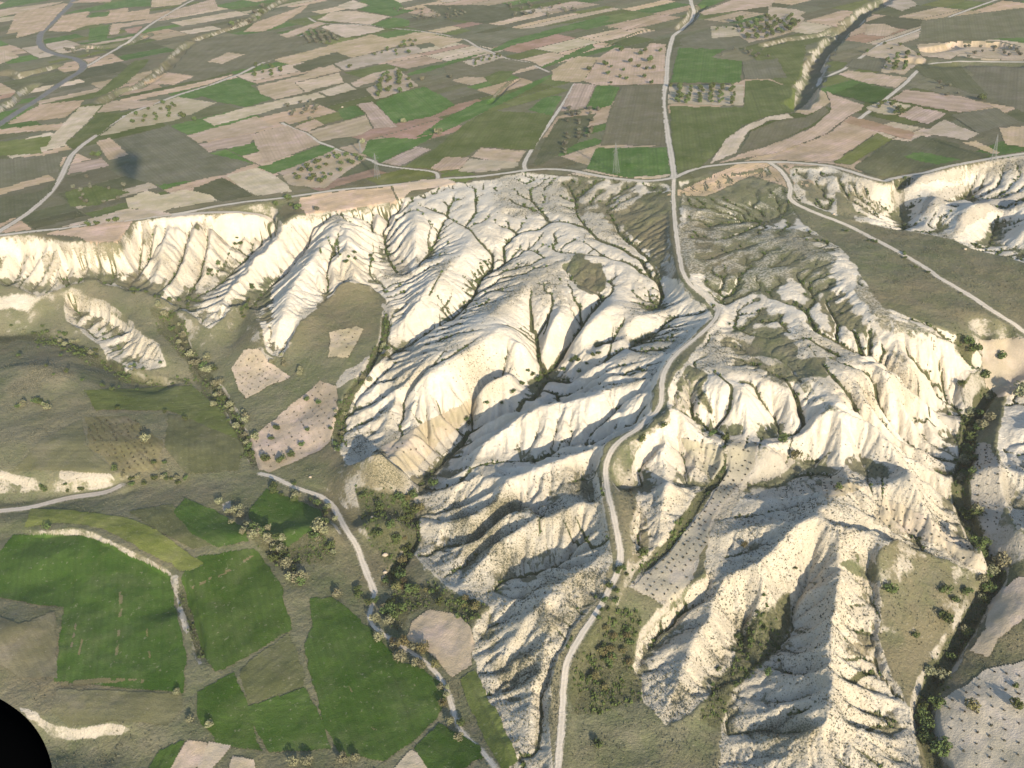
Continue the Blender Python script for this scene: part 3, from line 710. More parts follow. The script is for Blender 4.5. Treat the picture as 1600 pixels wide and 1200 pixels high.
# ------------------------------------------------------------------ roads and tracks: (name, label, width m, colour key, pixels)
ROADS = [
 ('road', 'wide pale dirt road winding down from the plateau through the white badlands', 2.0, 'dirt',
  '1053,278 1052,310 1055,350 1060,390 1066,425 1080,448 1112,470 1124,484 1115,503 1090,527 1058,552 1040,575 1033,598 1036,622 1025,645 1000,665 975,682 953,702 945,725 946,752 955,790 963,825 970,860 970,885 958,910 940,945 920,975 900,1005 885,1030 880,1060 880,1100 876,1150 870,1215'),
 ('road', 'straight pale dirt road running north between the plateau fields', 3.6, 'dirt',
  '1078,-8 1080,5 1085,18 1080,33 1066,45 1052,56 1047,72 1043,92 1041,130 1036,150 1036,165 1040,192 1046,228 1052,262 1053,278'),
 ('road', 'pale dirt road following the rim of the plateau to the west', 3.0, 'dirt',
  '1053,278 1025,283 1000,283 965,280 930,274 895,267 860,264 822,266 790,271 750,276 700,279 650,285 610,290 560,294 520,298 480,304 430,311 395,314 340,322 290,332 250,338 200,345 150,350 100,357 50,362 0,368 -60,374'),
 ('road', 'pale dirt road following the rim of the plateau to the east', 3.0, 'dirt',
  '1053,278 1072,269 1092,262 1130,257 1165,254 1200,253 1240,254 1297,259 1330,268 1355,277 1380,282 1410,278 1440,270 1480,260 1520,253 1560,246 1600,240 1660,232'),
 ('track', 'narrow straight track crossing the green meadow below the eastern rim', 2.6, 'dirt',
  '1200,253 1218,264 1230,280 1237,296 1231,308 1240,318 1270,331 1320,350 1360,371 1400,391 1440,415 1470,435 1510,459 1545,481 1580,504 1640,545'),
 ('track', 'pale farm track curving up the western fields', 4.0, 'pale',
  '-40,385 0,361 20,349 40,336 62,318 80,300 95,278 104,258 112,242 130,226 150,212 170,196 195,181 220,170 245,161 280,148 330,133 360,121 375,116 400,103 425,92'),
 ('track', 'curving pale track climbing away from the valley floor stream', 2.1, 'dirt',
  '405,740 425,743 450,757 480,768 505,777 520,790 532,812 548,835 560,858 568,885 578,905 585,926'),
 ('track', 'thin shaded track following the stream at the bottom', 1.4, 'dirt',
  '585,926 586,932 582,945 574,962 578,975 600,992 625,1010 650,1022 672,1040 690,1062 703,1085 708,1110 714,1135 730,1155 750,1170 775,1200'),
 ('highway', 'grey paved road bending through the far western fields', 6.5, 'asphalt',
  '120,-8 108,10 95,22 82,35 70,46 63,54 61,66 67,76 80,83 100,88 118,92 129,99 131,105 125,112 112,120 90,134 60,155 30,174 0,194 -40,222'),
 ('track', 'pale farm track joining the paved road in the far west', 4.0, 'pale', '312,-5 290,6 262,22 245,32 230,42 215,54 200,66 180,78 160,89 146,98 134,104'),
 ('track', 'pale track across the north eastern fields', 3.0, 'dirt',
  '1570,-5 1545,4 1520,13 1490,24 1460,37 1430,49 1405,58 1380,66 1360,80 1345,90 1328,101 1318,109 1300,116 1283,122 1278,135'),
 ('track', 'pale track running east past the terraced vineyard', 2.8, 'dirt',
  '1640,97 1600,97 1545,97 1500,95 1460,99 1440,106 1430,114 1415,130 1400,142 1378,160 1350,180 1320,205'),
 ('track', 'thin pale track wandering through the northern fields', 2.5, 'pale',
  '482,28 495,36 520,38 550,38 580,39 607,44 650,48 690,54 728,62 745,73 765,80 780,87 795,93 825,97 840,105 858,113'),
 ('track', 'thin pale track beside the straw coloured western orchard', 2.5, 'pale', '420,96 425,85 433,75 445,67 460,60 477,54'),
 ('track', 'thin pale track below the green and tan fields near the pylon', 2.2, 'dirt',
  '440,192 460,202 480,209 497,222 515,228 530,236 560,246 580,250 590,257 620,262 640,264 670,267 685,270 684,279'),
 ('track', 'narrow track dropping between the grey fallow fields to the rim', 2.5, 'dirt', '821,266 818,257 823,247 838,222 850,205 866,182 880,162 890,145 898,131'),
 ('track', 'pale valley track below the brown bank on the left', 3.0, 'pale', '-30,802 0,799 30,796 50,793 80,785 110,777 140,774 165,773 180,767 190,758'),
 ('track', 'pale curved track edge below the western rim road', 3.0, 'pale', '268,338 300,334 340,331 380,331 410,333 426,338 424,346'),
]
ROADW = []
ROADMASK = np.zeros(GX.shape, np.float32)
for name, label, wd, key, s in ROADS:
    x, y = path_world(P(s), 2.0, 6)
    z = grid_z(x, y)
    for _ in range(30): z[1:-1] = 0.25 * z[:-2] + 0.5 * z[1:-1] + 0.25 * z[2:]
    ROADW.append((name, label, wd, key, x, y, z))
    got = near_path(x, y, wd * 0.5 + 4.5)
    if got is None: continue
    ij, d, sg, al = got
    zr = np.interp(al, np.arange(len(z)), z)
    w = 1 - sstep(wd * 0.5 + 0.5, wd * 0.5 + 4.0, d)
    GZ[ij] = GZ[ij] * (1 - w) + zr * w
    ROADMASK[ij] = np.maximum(ROADMASK[ij], 1 - sstep(wd * 0.5 - .2, wd * 0.5 + 1.2, d))
GZ = GZ.astype(np.float32)
log('roads')
PX, PY = to_px(GX, GY, GZ)
def slope_of():
    dr = np.gradient(GZ, axis=0) / np.gradient(RR, axis=0)
    dt = np.gradient(GZ, axis=1) / (RR * (ANG[1] - ANG[0]))
    return np.hypot(dr, dt)
SLOPE = slope_of().astype(np.float32)
# ------------------------------------------------------------------ what covers the ground (pixel outlines of natural patches)
PATCH = [  # g dry grass, r bare rock, s scrub on rock, S dense scrub on rock, v thicket, p pale sandy soil
 ('g', '965,335 1000,305 1052,295 1064,390 1066,440 1040,435 1015,400 985,362'),
 ('g', '878,410 905,398 938,405 945,435 925,458 903,440'),
 ('g', '478,507 515,460 560,455 585,470 582,540 520,592 470,585 440,568 500,530'),
 ('g', '1182,512 1212,508 1240,543 1244,556 1205,562 1170,556'),
 ('g', '1072,562 1100,585 1085,620 1062,645 1043,642 1048,600'),
 ('G', '1062,285 1200,262 1235,310 1245,345 1210,352 1160,380 1110,430 1072,425'),
 ('G', '1110,420 1170,370 1235,360 1300,400 1290,450 1230,440 1150,470 1110,455'),
 ('G', '1390,545 1420,560 1410,580 1385,565'),
 ('g', '985,690 1000,700 990,735 975,730'),
 ('g', '1210,560 1290,560 1290,590 1230,600'),
 ('G', '1200,560 1320,640 1290,650 1200,600'),
 ('s', '560,545 720,520 800,555 780,600 700,612 640,640'),
 ('s', '690,595 740,560 810,570 790,620 700,640'),
 ('S', '720,768 870,722 935,738 890,800 790,850 745,872 700,856 690,822'),
 ('S', '800,800 940,742 948,800 870,862 790,902 715,890'),
 ('s', '690,850 740,860 760,900 700,905'),
 ('S', '770,960 870,900 962,878 945,935 900,1000 872,1090 864,1210 815,1210 800,1120 770,1040'),
 ('s', '1060,755 1095,760 1062,830 1012,864 985,835 1010,800'),
 ('S', '1105,955 1170,940 1172,970 1140,1035 1080,1112 1040,1134 1065,1060 1100,1000'),
 ('S', '1120,1150 1262,1098 1305,1130 1250,1205 1110,1220'),
 ('s', '1310,1075 1405,1100 1425,1215 1330,1215 1290,1140'),
 ('s', '1310,920 1362,900 1372,1010 1340,1060 1310,1000'),
 ('g', '1325,1010 1362,1005 1378,1040 1340,1030'),
 ('s', '1290,812 1385,850 1400,870 1345,872'),
 ('S', '575,730 602,700 640,752 628,775 555,745'),
 ('G', '330,480 402,455 420,555 352,562'),
 ('s', '130,435 240,435 255,475 190,455'),
 ('s', '240,420 310,400 330,440 280,465'),
 ('s', '800,430 905,398 900,440 830,460'),
 ('s', '500,420 560,400 580,440 520,460'),
 ('s', '1300,600 1400,560 1480,600 1420,640 1330,640'),
 ('s', '970,735 995,730 1005,800 1002,872 985,868 975,800'),
 ('g', '1310,885 1345,870 1390,905 1370,920'),
 ('r', '-20,470 60,458 80,450 40,485 -20,490'),
 ('r', '158,512 180,512 220,522 245,540 252,562 215,552 178,556 160,545'),
 ('r', '105,458 135,470 165,480 160,490 112,498 102,480'),
 ('p', '-20,735 15,738 35,748 58,758 42,764 10,752 -20,750'),
 ('p', '108,735 118,726 140,727 160,738 185,750 188,756 150,750 118,756 104,752'),
 ('S', '5,600 60,560 115,565 120,595 60,615 10,618'),
 ('s', '-20,430 60,438 130,415 200,430 300,470 330,500 300,515 200,455 60,462 -20,455'),
 ('g', '60,396 80,392 90,420 70,442'),
 ('g', '150,390 185,386 182,404 160,406'),
 ('g', '224,356 246,352 240,384 222,388'),
 ('g', '300,346 332,346 322,364 300,364'),
 ('S', '20,385 45,385 40,405 22,405'),
 ('g', '116,420 150,412 178,442 128,442'),
 ('g', '188,446 218,422 255,455 228,475'),
 ('S', '230,400 262,385 275,440 250,450'),
 ('S', '340,372 372,350 352,400 335,420'),
 ('p', '32,1102 66,1118 70,1132 44,1124'),
 ('p', '112,1142 172,1130 160,1150 125,1157'),
 ('p', '345,790 365,787 362,798 350,799'),
 ('p', '1438,338 1450,308 1490,290 1522,295 1475,317 1452,338'),
 ('p', '1476,370 1490,335 1545,307 1610,297 1610,318 1545,328 1505,352'),
 ('g', '1060,292 1100,268 1200,259 1212,295 1185,325 1130,312 1072,302'),
 ('s', '-20,470 100,455 200,455 250,500 330,600 330,640 250,600 150,520 -20,500'),
 ('v', '-20,522 60,516 100,530 150,556 200,578 250,594 300,600 300,607 240,603 180,590 140,568 95,545 60,532 -20,536'),
 ('s', '-20,620 130,620 260,640 380,700 370,735 250,745 -20,735'),
 ('p', '268,903 276,900 283,945 290,985 283,992 276,965'),
 ('p', '284,903 291,925 299,960 308,990 316,1035 310,1042 300,1000 290,950'),
 ('s', '420,880 470,880 500,930 500,1060 520,1150 505,1150 470,1040 450,950'),
 ('H', '1062,285 1225,295 1270,350 1345,400 1400,490 1330,470 1300,455 1180,475 1110,475 1072,430'),
 ('H', '1235,265 1420,285 1410,340 1330,345 1240,310'),
 ('H', '1050,620 1110,540 1200,470 1300,430 1380,490 1500,530 1530,560 1470,600 1380,600 1300,640 1180,640 1100,620'),
 ('g', '1300,298 1335,318 1332,346 1300,336'),
 ('g', '1392,300 1414,298 1420,346 1400,352'),
 ('g', '1250,285 1275,283 1285,315 1262,312'),
 ('G', '1345,420 1400,500 1480,520 1500,530 1440,532 1380,508 1335,452'),
 ('s', '1235,265 1420,285 1410,340 1330,345 1240,310'),
 ('p', '1400,284 1440,276 1550,252 1610,245 1610,262 1540,272 1450,290 1415,300'),
 ('H', '-50,400 60,395 250,420 320,440 310,510 200,450 60,462 -50,450'),
 ('H', '860,270 1040,285 1045,380 1000,390 900,330'),
 ('H', '330,470 430,440 440,560 380,560'),
 ('v', '620,900 690,915 765,950 740,985 690,955 652,960 632,1000 598,965'),
 ('v', '885,1000 945,950 995,960 1000,1020 1000,1090 950,1105 888,1120'),
 ('v', '1175,960 1240,925 1232,990 1150,1070 1132,1150 1098,1130 1150,1010'),
 ('v', '555,760 640,780 650,850 600,880 570,830'),
 ('v', '420,775 470,790 530,870 520,890 430,890 400,840'),
 ('v', '240,470 280,490 330,600 400,720 380,720 300,590 255,520'),
 ('v', '1500,520 1530,545 1520,580 1495,545'),
 ('v', '1090,600 1120,640 1110,650 1085,615'),
 ('p', '1130,690 1182,690 1180,735 1105,850 1085,905 1050,945 985,918 1045,855 1100,790'),
 ('p', '1380,775 1440,800 1500,840 1545,880 1545,898 1520,892 1465,852 1360,815'),
 ('p', '595,475 607,475 612,540 570,590 530,605 545,580 590,550'),
 ('p', '590,700 700,640 748,618 752,635 722,665 655,740 628,742'),
 ('p', '610,400 628,405 660,440 610,430'),
 ('p', '1510,690 1555,690 1575,760 1560,830 1540,840 1515,780'),
 ('p', '1450,640 1500,650 1505,680 1465,660'),
 ('p', '1200,700 1250,720 1180,760 1150,780 1160,740'),
]
jx = PX + 22 * fbm(GX, GY, 22, 5, 2, .6); jy = PY + 15 * fbm(GX, GY, 22, 5, 6, .6)
ROCK = sstep(0.35, 0.65, bilin(KMASK, EX0, EY0, ECELL, GX, GY)) * ((GX > EX0) & (GX < EX1) & (GY > EY0) & (GY < EY1))
ROCK = ROCK.astype(np.float32)
SCRUB = np.zeros_like(ROCK); VEG = np.zeros_like(ROCK); SOIL = np.zeros_like(ROCK)
ROCKZ = ROCK.copy(); HOLLOW = np.zeros_like(ROCK)
for c, s in PATCH:
    m = in_poly(jx, jy, P(s))
    if c == 'g': ROCK[m] = 0; SOIL[m] = 0; ROCKZ[m] = 0
    elif c == 'G': ROCK[m] *= 0.42
    elif c == 'r': ROCK[m] = 0.95
    elif c == 's': SCRUB[m] = np.maximum(SCRUB[m], 0.45)
    elif c == 'S': SCRUB[m] = np.maximum(SCRUB[m], 1.0)
    elif c == 'v': VEG[m] = 0.7; ROCK[m] *= .5
    elif c == 'p': SOIL[m] = 1; ROCK[m] = 0
    elif c == 'H': HOLLOW[m] = 1
_in = ((GX > EX0) & (GX < EX1) & (GY > EY0) & (GY < EY1))
CV = bilin(CONV, EX0, EY0, ECELL, GX, GY) * _in
HOLLOW = blur(HOLLOW, 12)
# grass keeps to the hollows and gentle backs, bare rock to the crests
ROCK *= 1 - HOLLOW * sstep(0.18, -0.22, CV + 0.55 * fbm(GX, GY, 11, 4, 3) - 0.25 * (SLOPE - .35))
ROCK *= 1 - 0.9 * (1 - HOLLOW) * sstep(-0.75, -1.5, CV + 0.9 * fbm(GX, GY, 14, 3, 5))
ROCK = blur(ROCK, 3); SCRUB = blur(SCRUB, 40) * np.clip(0.75 + 1.1 * fbm(GX, GY, 13, 3, 1), .1, 1.25); VEG = blur(VEG, 8); SOIL = blur(SOIL, 1)
_la = np.log10(AREA); _wide = np.maximum(np.maximum(_la, np.roll(_la, 1, 0)), np.maximum(np.roll(_la, 1, 1), np.roll(np.roll(_la, 1, 0), 1, 1)))
_la = np.maximum(_la, _wide - 0.45)
ar = bilin(_la, EX0, EY0, ECELL, GX, GY)
_fine = 0.35 + 0.65 * sstep(760, 600, PY + 90 * fbm(GX, GY, 60, 2, 2))
VEG = np.maximum(VEG, ROCKZ * 0.8 * sstep(1.7, 1.95, ar + 0.7 * fbm(GX, GY, 16, 3, 3) - 0.5 * (1 - _fine)))
_steep = sstep(0.55, 0.9, SLOPE + 0.25 * fbm(GX, GY, 5, 2, 3)) * (VEG < .5) * (RR < 1700)
ROCK = np.maximum(ROCK, _steep * ROCKZ * (1 - SOIL)); SOIL = np.maximum(SOIL, 0.72 * _steep * (1 - ROCKZ) * np.clip(0.8 + 1.3 * fbm(GX, GY, 8, 3, 2), 0, 1))
# grassy skin on the gentler tops of the badlands, barer where it is steep
SCRUB = np.maximum(SCRUB, ROCKZ * 0.50 * sstep(690, 820, PY + 60 * fbm(GX, GY, 60, 2, 2)))
SCRUB = np.maximum(SCRUB, ROCKZ * 0.5 * sstep(0.15, 0.5, fbm(GX, GY, 45, 3, 5) + 0.25 - SLOPE * 0.6))
VEG = np.maximum(VEG, 1.0 * sstep(0.2, 0.6, bilin(STRIP, EX0, EY0, ECELL, GX, GY)) * ROCKZ)
VEG = np.maximum(VEG, CUTVEG)
VEG *= 1 - ROADMASK; ROCK = np.maximum(ROCK, 0.55 * blur(ROADMASK, 3)) ; SOIL *= 1 - ROADMASK

def mat_new(name):
    m = bpy.data.materials.new(name); m.use_nodes = True
    nt = m.node_tree; b = nt.nodes['Principled BSDF']
    b.inputs['Roughness'].default_value = 0.95; b.inputs['Specular IOR Level'].default_value = 0.08
    return m, nt, b
def N(nt, t, **kw):
    n = nt.nodes.new(t)
    for k, v in kw.items():
        if k in n.inputs.keys(): n.inputs[k].default_value = v
        else: setattr(n, k, v)
    return n
def noise_at(nt, scale, detail=3.0, rough=0.6, lo=0.35, hi=0.65):
    g = N(nt, 'ShaderNodeNewGeometry'); n = N(nt, 'ShaderNodeTexNoise', Scale=scale, Detail=detail, Roughness=rough)
    nt.links.new(g.outputs['Position'], n.inputs['Vector'])
    r = N(nt, 'ShaderNodeMapRange'); r.inputs[1].default_value = lo; r.inputs[2].default_value = hi
    nt.links.new(n.outputs[0], r.inputs[0]); return r.outputs[0]
def mixc(nt, f, a, b):
    m = N(nt, 'ShaderNodeMix', data_type='RGBA')
    for sock, v in ((m.inputs[0], f), (m.inputs[6], a), (m.inputs[7], b)):
        if hasattr(v, 'is_output'): nt.links.new(v, sock)
        elif isinstance(v, (tuple, list)): sock.default_value = (*v[:3], 1)
        else: sock.default_value = v
    return m.outputs[2]
def mathn(nt, op, a, b=0.0, c=0.0, clamp=False):
    m = N(nt, 'ShaderNodeMath', operation=op, use_clamp=clamp)
    for k, v in enumerate((a, b, c)):
        if hasattr(v, 'is_output'): nt.links.new(v, m.inputs[k])
        else: m.inputs[k].default_value = v
    return m.outputs[0]
def bump(nt, b, h, dist, strength=1.0):
    n = N(nt, 'ShaderNodeBump', Strength=strength, Distance=dist)
    nt.links.new(h, n.inputs['Height']); nt.links.new(n.outputs[0], b.inputs['Normal'])

def ground_material():
    m, nt, b = mat_new('ground')
    at = N(nt, 'ShaderNodeAttribute', attribute_name='cover'); sp = N(nt, 'ShaderNodeSeparateColor'); nt.links.new(at.outputs['Color'], sp.inputs[0])
    rock, scrub, veg, soil = sp.outputs[0], sp.outputs[1], sp.outputs[2], at.outputs['Alpha']
    big = noise_at(nt, 0.02, 4, 0.6); mid = noise_at(nt, 0.12, 4, 0.65); fine = noise_at(nt, 0.9, 3, 0.7, .3, .7); tiny = noise_at(nt, 2.6, 2, 0.6, .3, .7)
    grass = mixc(nt, big, (0.205, 0.200, 0.112), (0.108, 0.130, 0.056))
    grass = mixc(nt, mathn(nt, 'MULTIPLY', mid, 0.6), grass, (0.235, 0.205, 0.15))
    grass = mixc(nt, mathn(nt, 'MULTIPLY', fine, 0.55), grass, (0.105, 0.112, 0.066))
    grass = mixc(nt, mathn(nt, 'MULTIPLY', noise_at(nt, 0.011, 5, .65, .47, .60), 0.6), grass, (0.185, 0.150, 0.092))
    grass = mixc(nt, mathn(nt, 'MULTIPLY', noise_at(nt, 0.05, 5, .7, .50, .64), 0.5), grass, (0.092, 0.112, 0.050))
    sp2 = noise_at(nt, 1.5, 2, 0.6, .62, .70)
    grass = mixc(nt, mathn(nt, 'MULTIPLY', sp2, 0.5), grass, (0.30, 0.26, 0.19))
    rk = mixc(nt, mid, (0.62, 0.555, 0.445), (0.71, 0.65, 0.545))
    rk = mixc(nt, mathn(nt, 'MULTIPLY', big, 0.45), rk, (0.53, 0.455, 0.345))
    rk = mixc(nt, mathn(nt, 'MULTIPLY', fine, 0.15), rk, (0.44, 0.395, 0.31))
    tex = noise_at(nt, 0.45, 5, 0.72, .38, .62)
    rk = mixc(nt, mathn(nt, 'MULTIPLY', tex, 0.18), rk, (0.47, 0.42, 0.335))
    pale = noise_at(nt, 0.22, 4, 0.7, .55, .70)
    rk = mixc(nt, mathn(nt, 'MULTIPLY', pale, 0.5), rk, (0.74, 0.70, 0.63))
    sl = mixc(nt, mid, (0.40, 0.362, 0.29), (0.48, 0.437, 0.36))
    sl = mixc(nt, mathn(nt, 'MULTIPLY', fine, 0.3), sl, (0.36, 0.30, 0.235))
    def edge(v, soft=0.22):
        t = mathn(nt, 'ADD', v, mathn(nt, 'MULTIPLY_ADD', fine, 0.5, -0.25))
        r = N(nt, 'ShaderNodeMapRange'); r.inputs[1].default_value = 0.5 - soft; r.inputs[2].default_value = 0.5 + soft
        nt.links.new(t, r.inputs[0]); return r.outputs[0]
    col = mixc(nt, edge(soil), grass, sl)
    col = mixc(nt, edge(rock), col, rk)
    # sparse low shrubs as dark flecks
    v = N(nt, 'ShaderNodeTexNoise', Scale=2.0, Detail=2.5, Roughness=0.6)
    g = N(nt, 'ShaderNodeNewGeometry'); nt.links.new(g.outputs['Position'], v.inputs['Vector'])
    th = mathn(nt, 'MULTIPLY_ADD', scrub, -0.22, 0.70)
    fl = mathn(nt, 'MULTIPLY', mathn(nt, 'SUBTRACT', v.outputs[0], th), 14.0, clamp=True)
    fl = mathn(nt, 'MULTIPLY', fl, mathn(nt, 'GREATER_THAN', scrub, 0.04))
    dirtier = mixc(nt, mathn(nt, 'MULTIPLY', scrub, 0.75), col, (0.285, 0.245, 0.16))
    col = mixc(nt, mathn(nt, 'MULTIPLY', fl, 0.75), dirtier, (0.10, 0.098, 0.055))
    vg = mixc(nt, tiny, (0.055, 0.066, 0.030), (0.130, 0.130, 0.066))
    vg = mixc(nt, mathn(nt, 'MULTIPLY', mid, 0.4), vg, (0.13, 0.115, 0.065))
    col = mixc(nt, edge(veg, 0.2), col, vg)
    nt.links.new(col, b.inputs['Base Color'])
    h = mathn(nt, 'MULTIPLY_ADD', fine, 0.5, mathn(nt, 'MULTIPLY', tiny, 0.25))
    bump(nt, b, mathn(nt, 'MULTIPLY_ADD', tex, 0.7, h), 0.38, 0.6)
    return m
GROUND = ground_material()
me, _ = grid_mesh('ground', GX, GY, GZ)
cov = np.stack([ROCK, SCRUB, VEG, SOIL], -1).astype(np.float32)
at = me.attributes.new('cover', 'FLOAT_COLOR', 'POINT'); at.data.foreach_set('color', cov.reshape(-1))
me.materials.append(GROUND)
ground = bpy.data.objects.new('ground', me); C.objects.link(ground)
ground['kind'] = 'structure'; ground['label'] = 'dry plateau, white eroded badlands and valley floor'
log('ground')

# ------------------------------------------------------------------ roads as ribbons
def lin(c):
    c = np.asarray(c, float) / 255.0
    return np.where(c <= 0.04045, c / 12.92, ((c + 0.055) / 1.055) ** 2.4)
LIT = 1.25                                                      # what a flat white field shows in the picture: sRGB seen -> base colour
def seen(r, g, b):
    v = lin((r, g, b)) / LIT; return tuple(float(t) for t in v)
def road_material(name, ca, cb, rut):
    m, nt, b = mat_new(name)
    a = N(nt, 'ShaderNodeAttribute', attribute_name='across')
    mid = noise_at(nt, 0.15, 3); fine = noise_at(nt, 1.1, 3, .7)
    col = mixc(nt, mid, ca, cb)
    col = mixc(nt, mathn(nt, 'MULTIPLY', fine, 0.3), col, tuple(v * 0.72 for v in ca))
    if rut:
        w = mathn(nt, 'ABSOLUTE', a.outputs['Fac']); w = mathn(nt, 'ABSOLUTE', mathn(nt, 'SUBTRACT', w, 0.5))
        strip = mathn(nt, 'SUBTRACT', 1.0, mathn(nt, 'MULTIPLY', w, 5.0), clamp=True)
        col = mixc(nt, mathn(nt, 'MULTIPLY', strip, 0.5), col, tuple(min(1, v * 1.25) for v in cb))
    nt.links.new(col, b.inputs['Base Color']); bump(nt, b, fine, 0.1, 0.6)
    return m
RM = {'dirt': road_material('dirt_road', (0.54, 0.475, 0.38), (0.62, 0.55, 0.45), True),
      'pale': road_material('pale_track', (0.50, 0.43, 0.345), (0.58, 0.51, 0.425), True),
      'asphalt': road_material('paved_road', (0.17, 0.165, 0.16), (0.215, 0.21, 0.20), False)}
for name, label, wd, key, x, y, z in ROADW:
    n = len(x)
    tx = np.gradient(x); ty = np.gradient(y); L = np.hypot(tx, ty) + 1e-6; nx_, ny_ = ty / L, -tx / L
    wv = wd * (1 + 0.16 * fbm(x, y, 14, 3, 1))
    ks = np.array([-1, -0.5, 0, 0.5, 1.0])
    VX = x[:, None] + nx_[:, None] * ks * wv[:, None] * 0.5; VY = y[:, None] + ny_[:, None] * ks * wv[:, None] * 0.5
    VX[:, [0, 4]] += 0.5 * fbm(VX[:, [0, 4]], VY[:, [0, 4]], 3, 2, 2)
    zz = np.maximum(grid_z(VX, VY), z[:, None] - 0.3) + 0.12
    me, _ = grid_mesh(name, VX.astype(np.float32), VY.astype(np.float32), zz.astype(np.float32))
    if me.polygons[0].normal.z < 0: me.flip_normals()
    a = me.attributes.new('across', 'FLOAT', 'POINT'); a.data.foreach_set('value', np.tile(ks, n).astype(np.float32))
    me.materials.append(RM[key]); o = bpy.data.objects.new(name, me); C.objects.link(o); o['kind'] = 'structure'; o['label'] = label

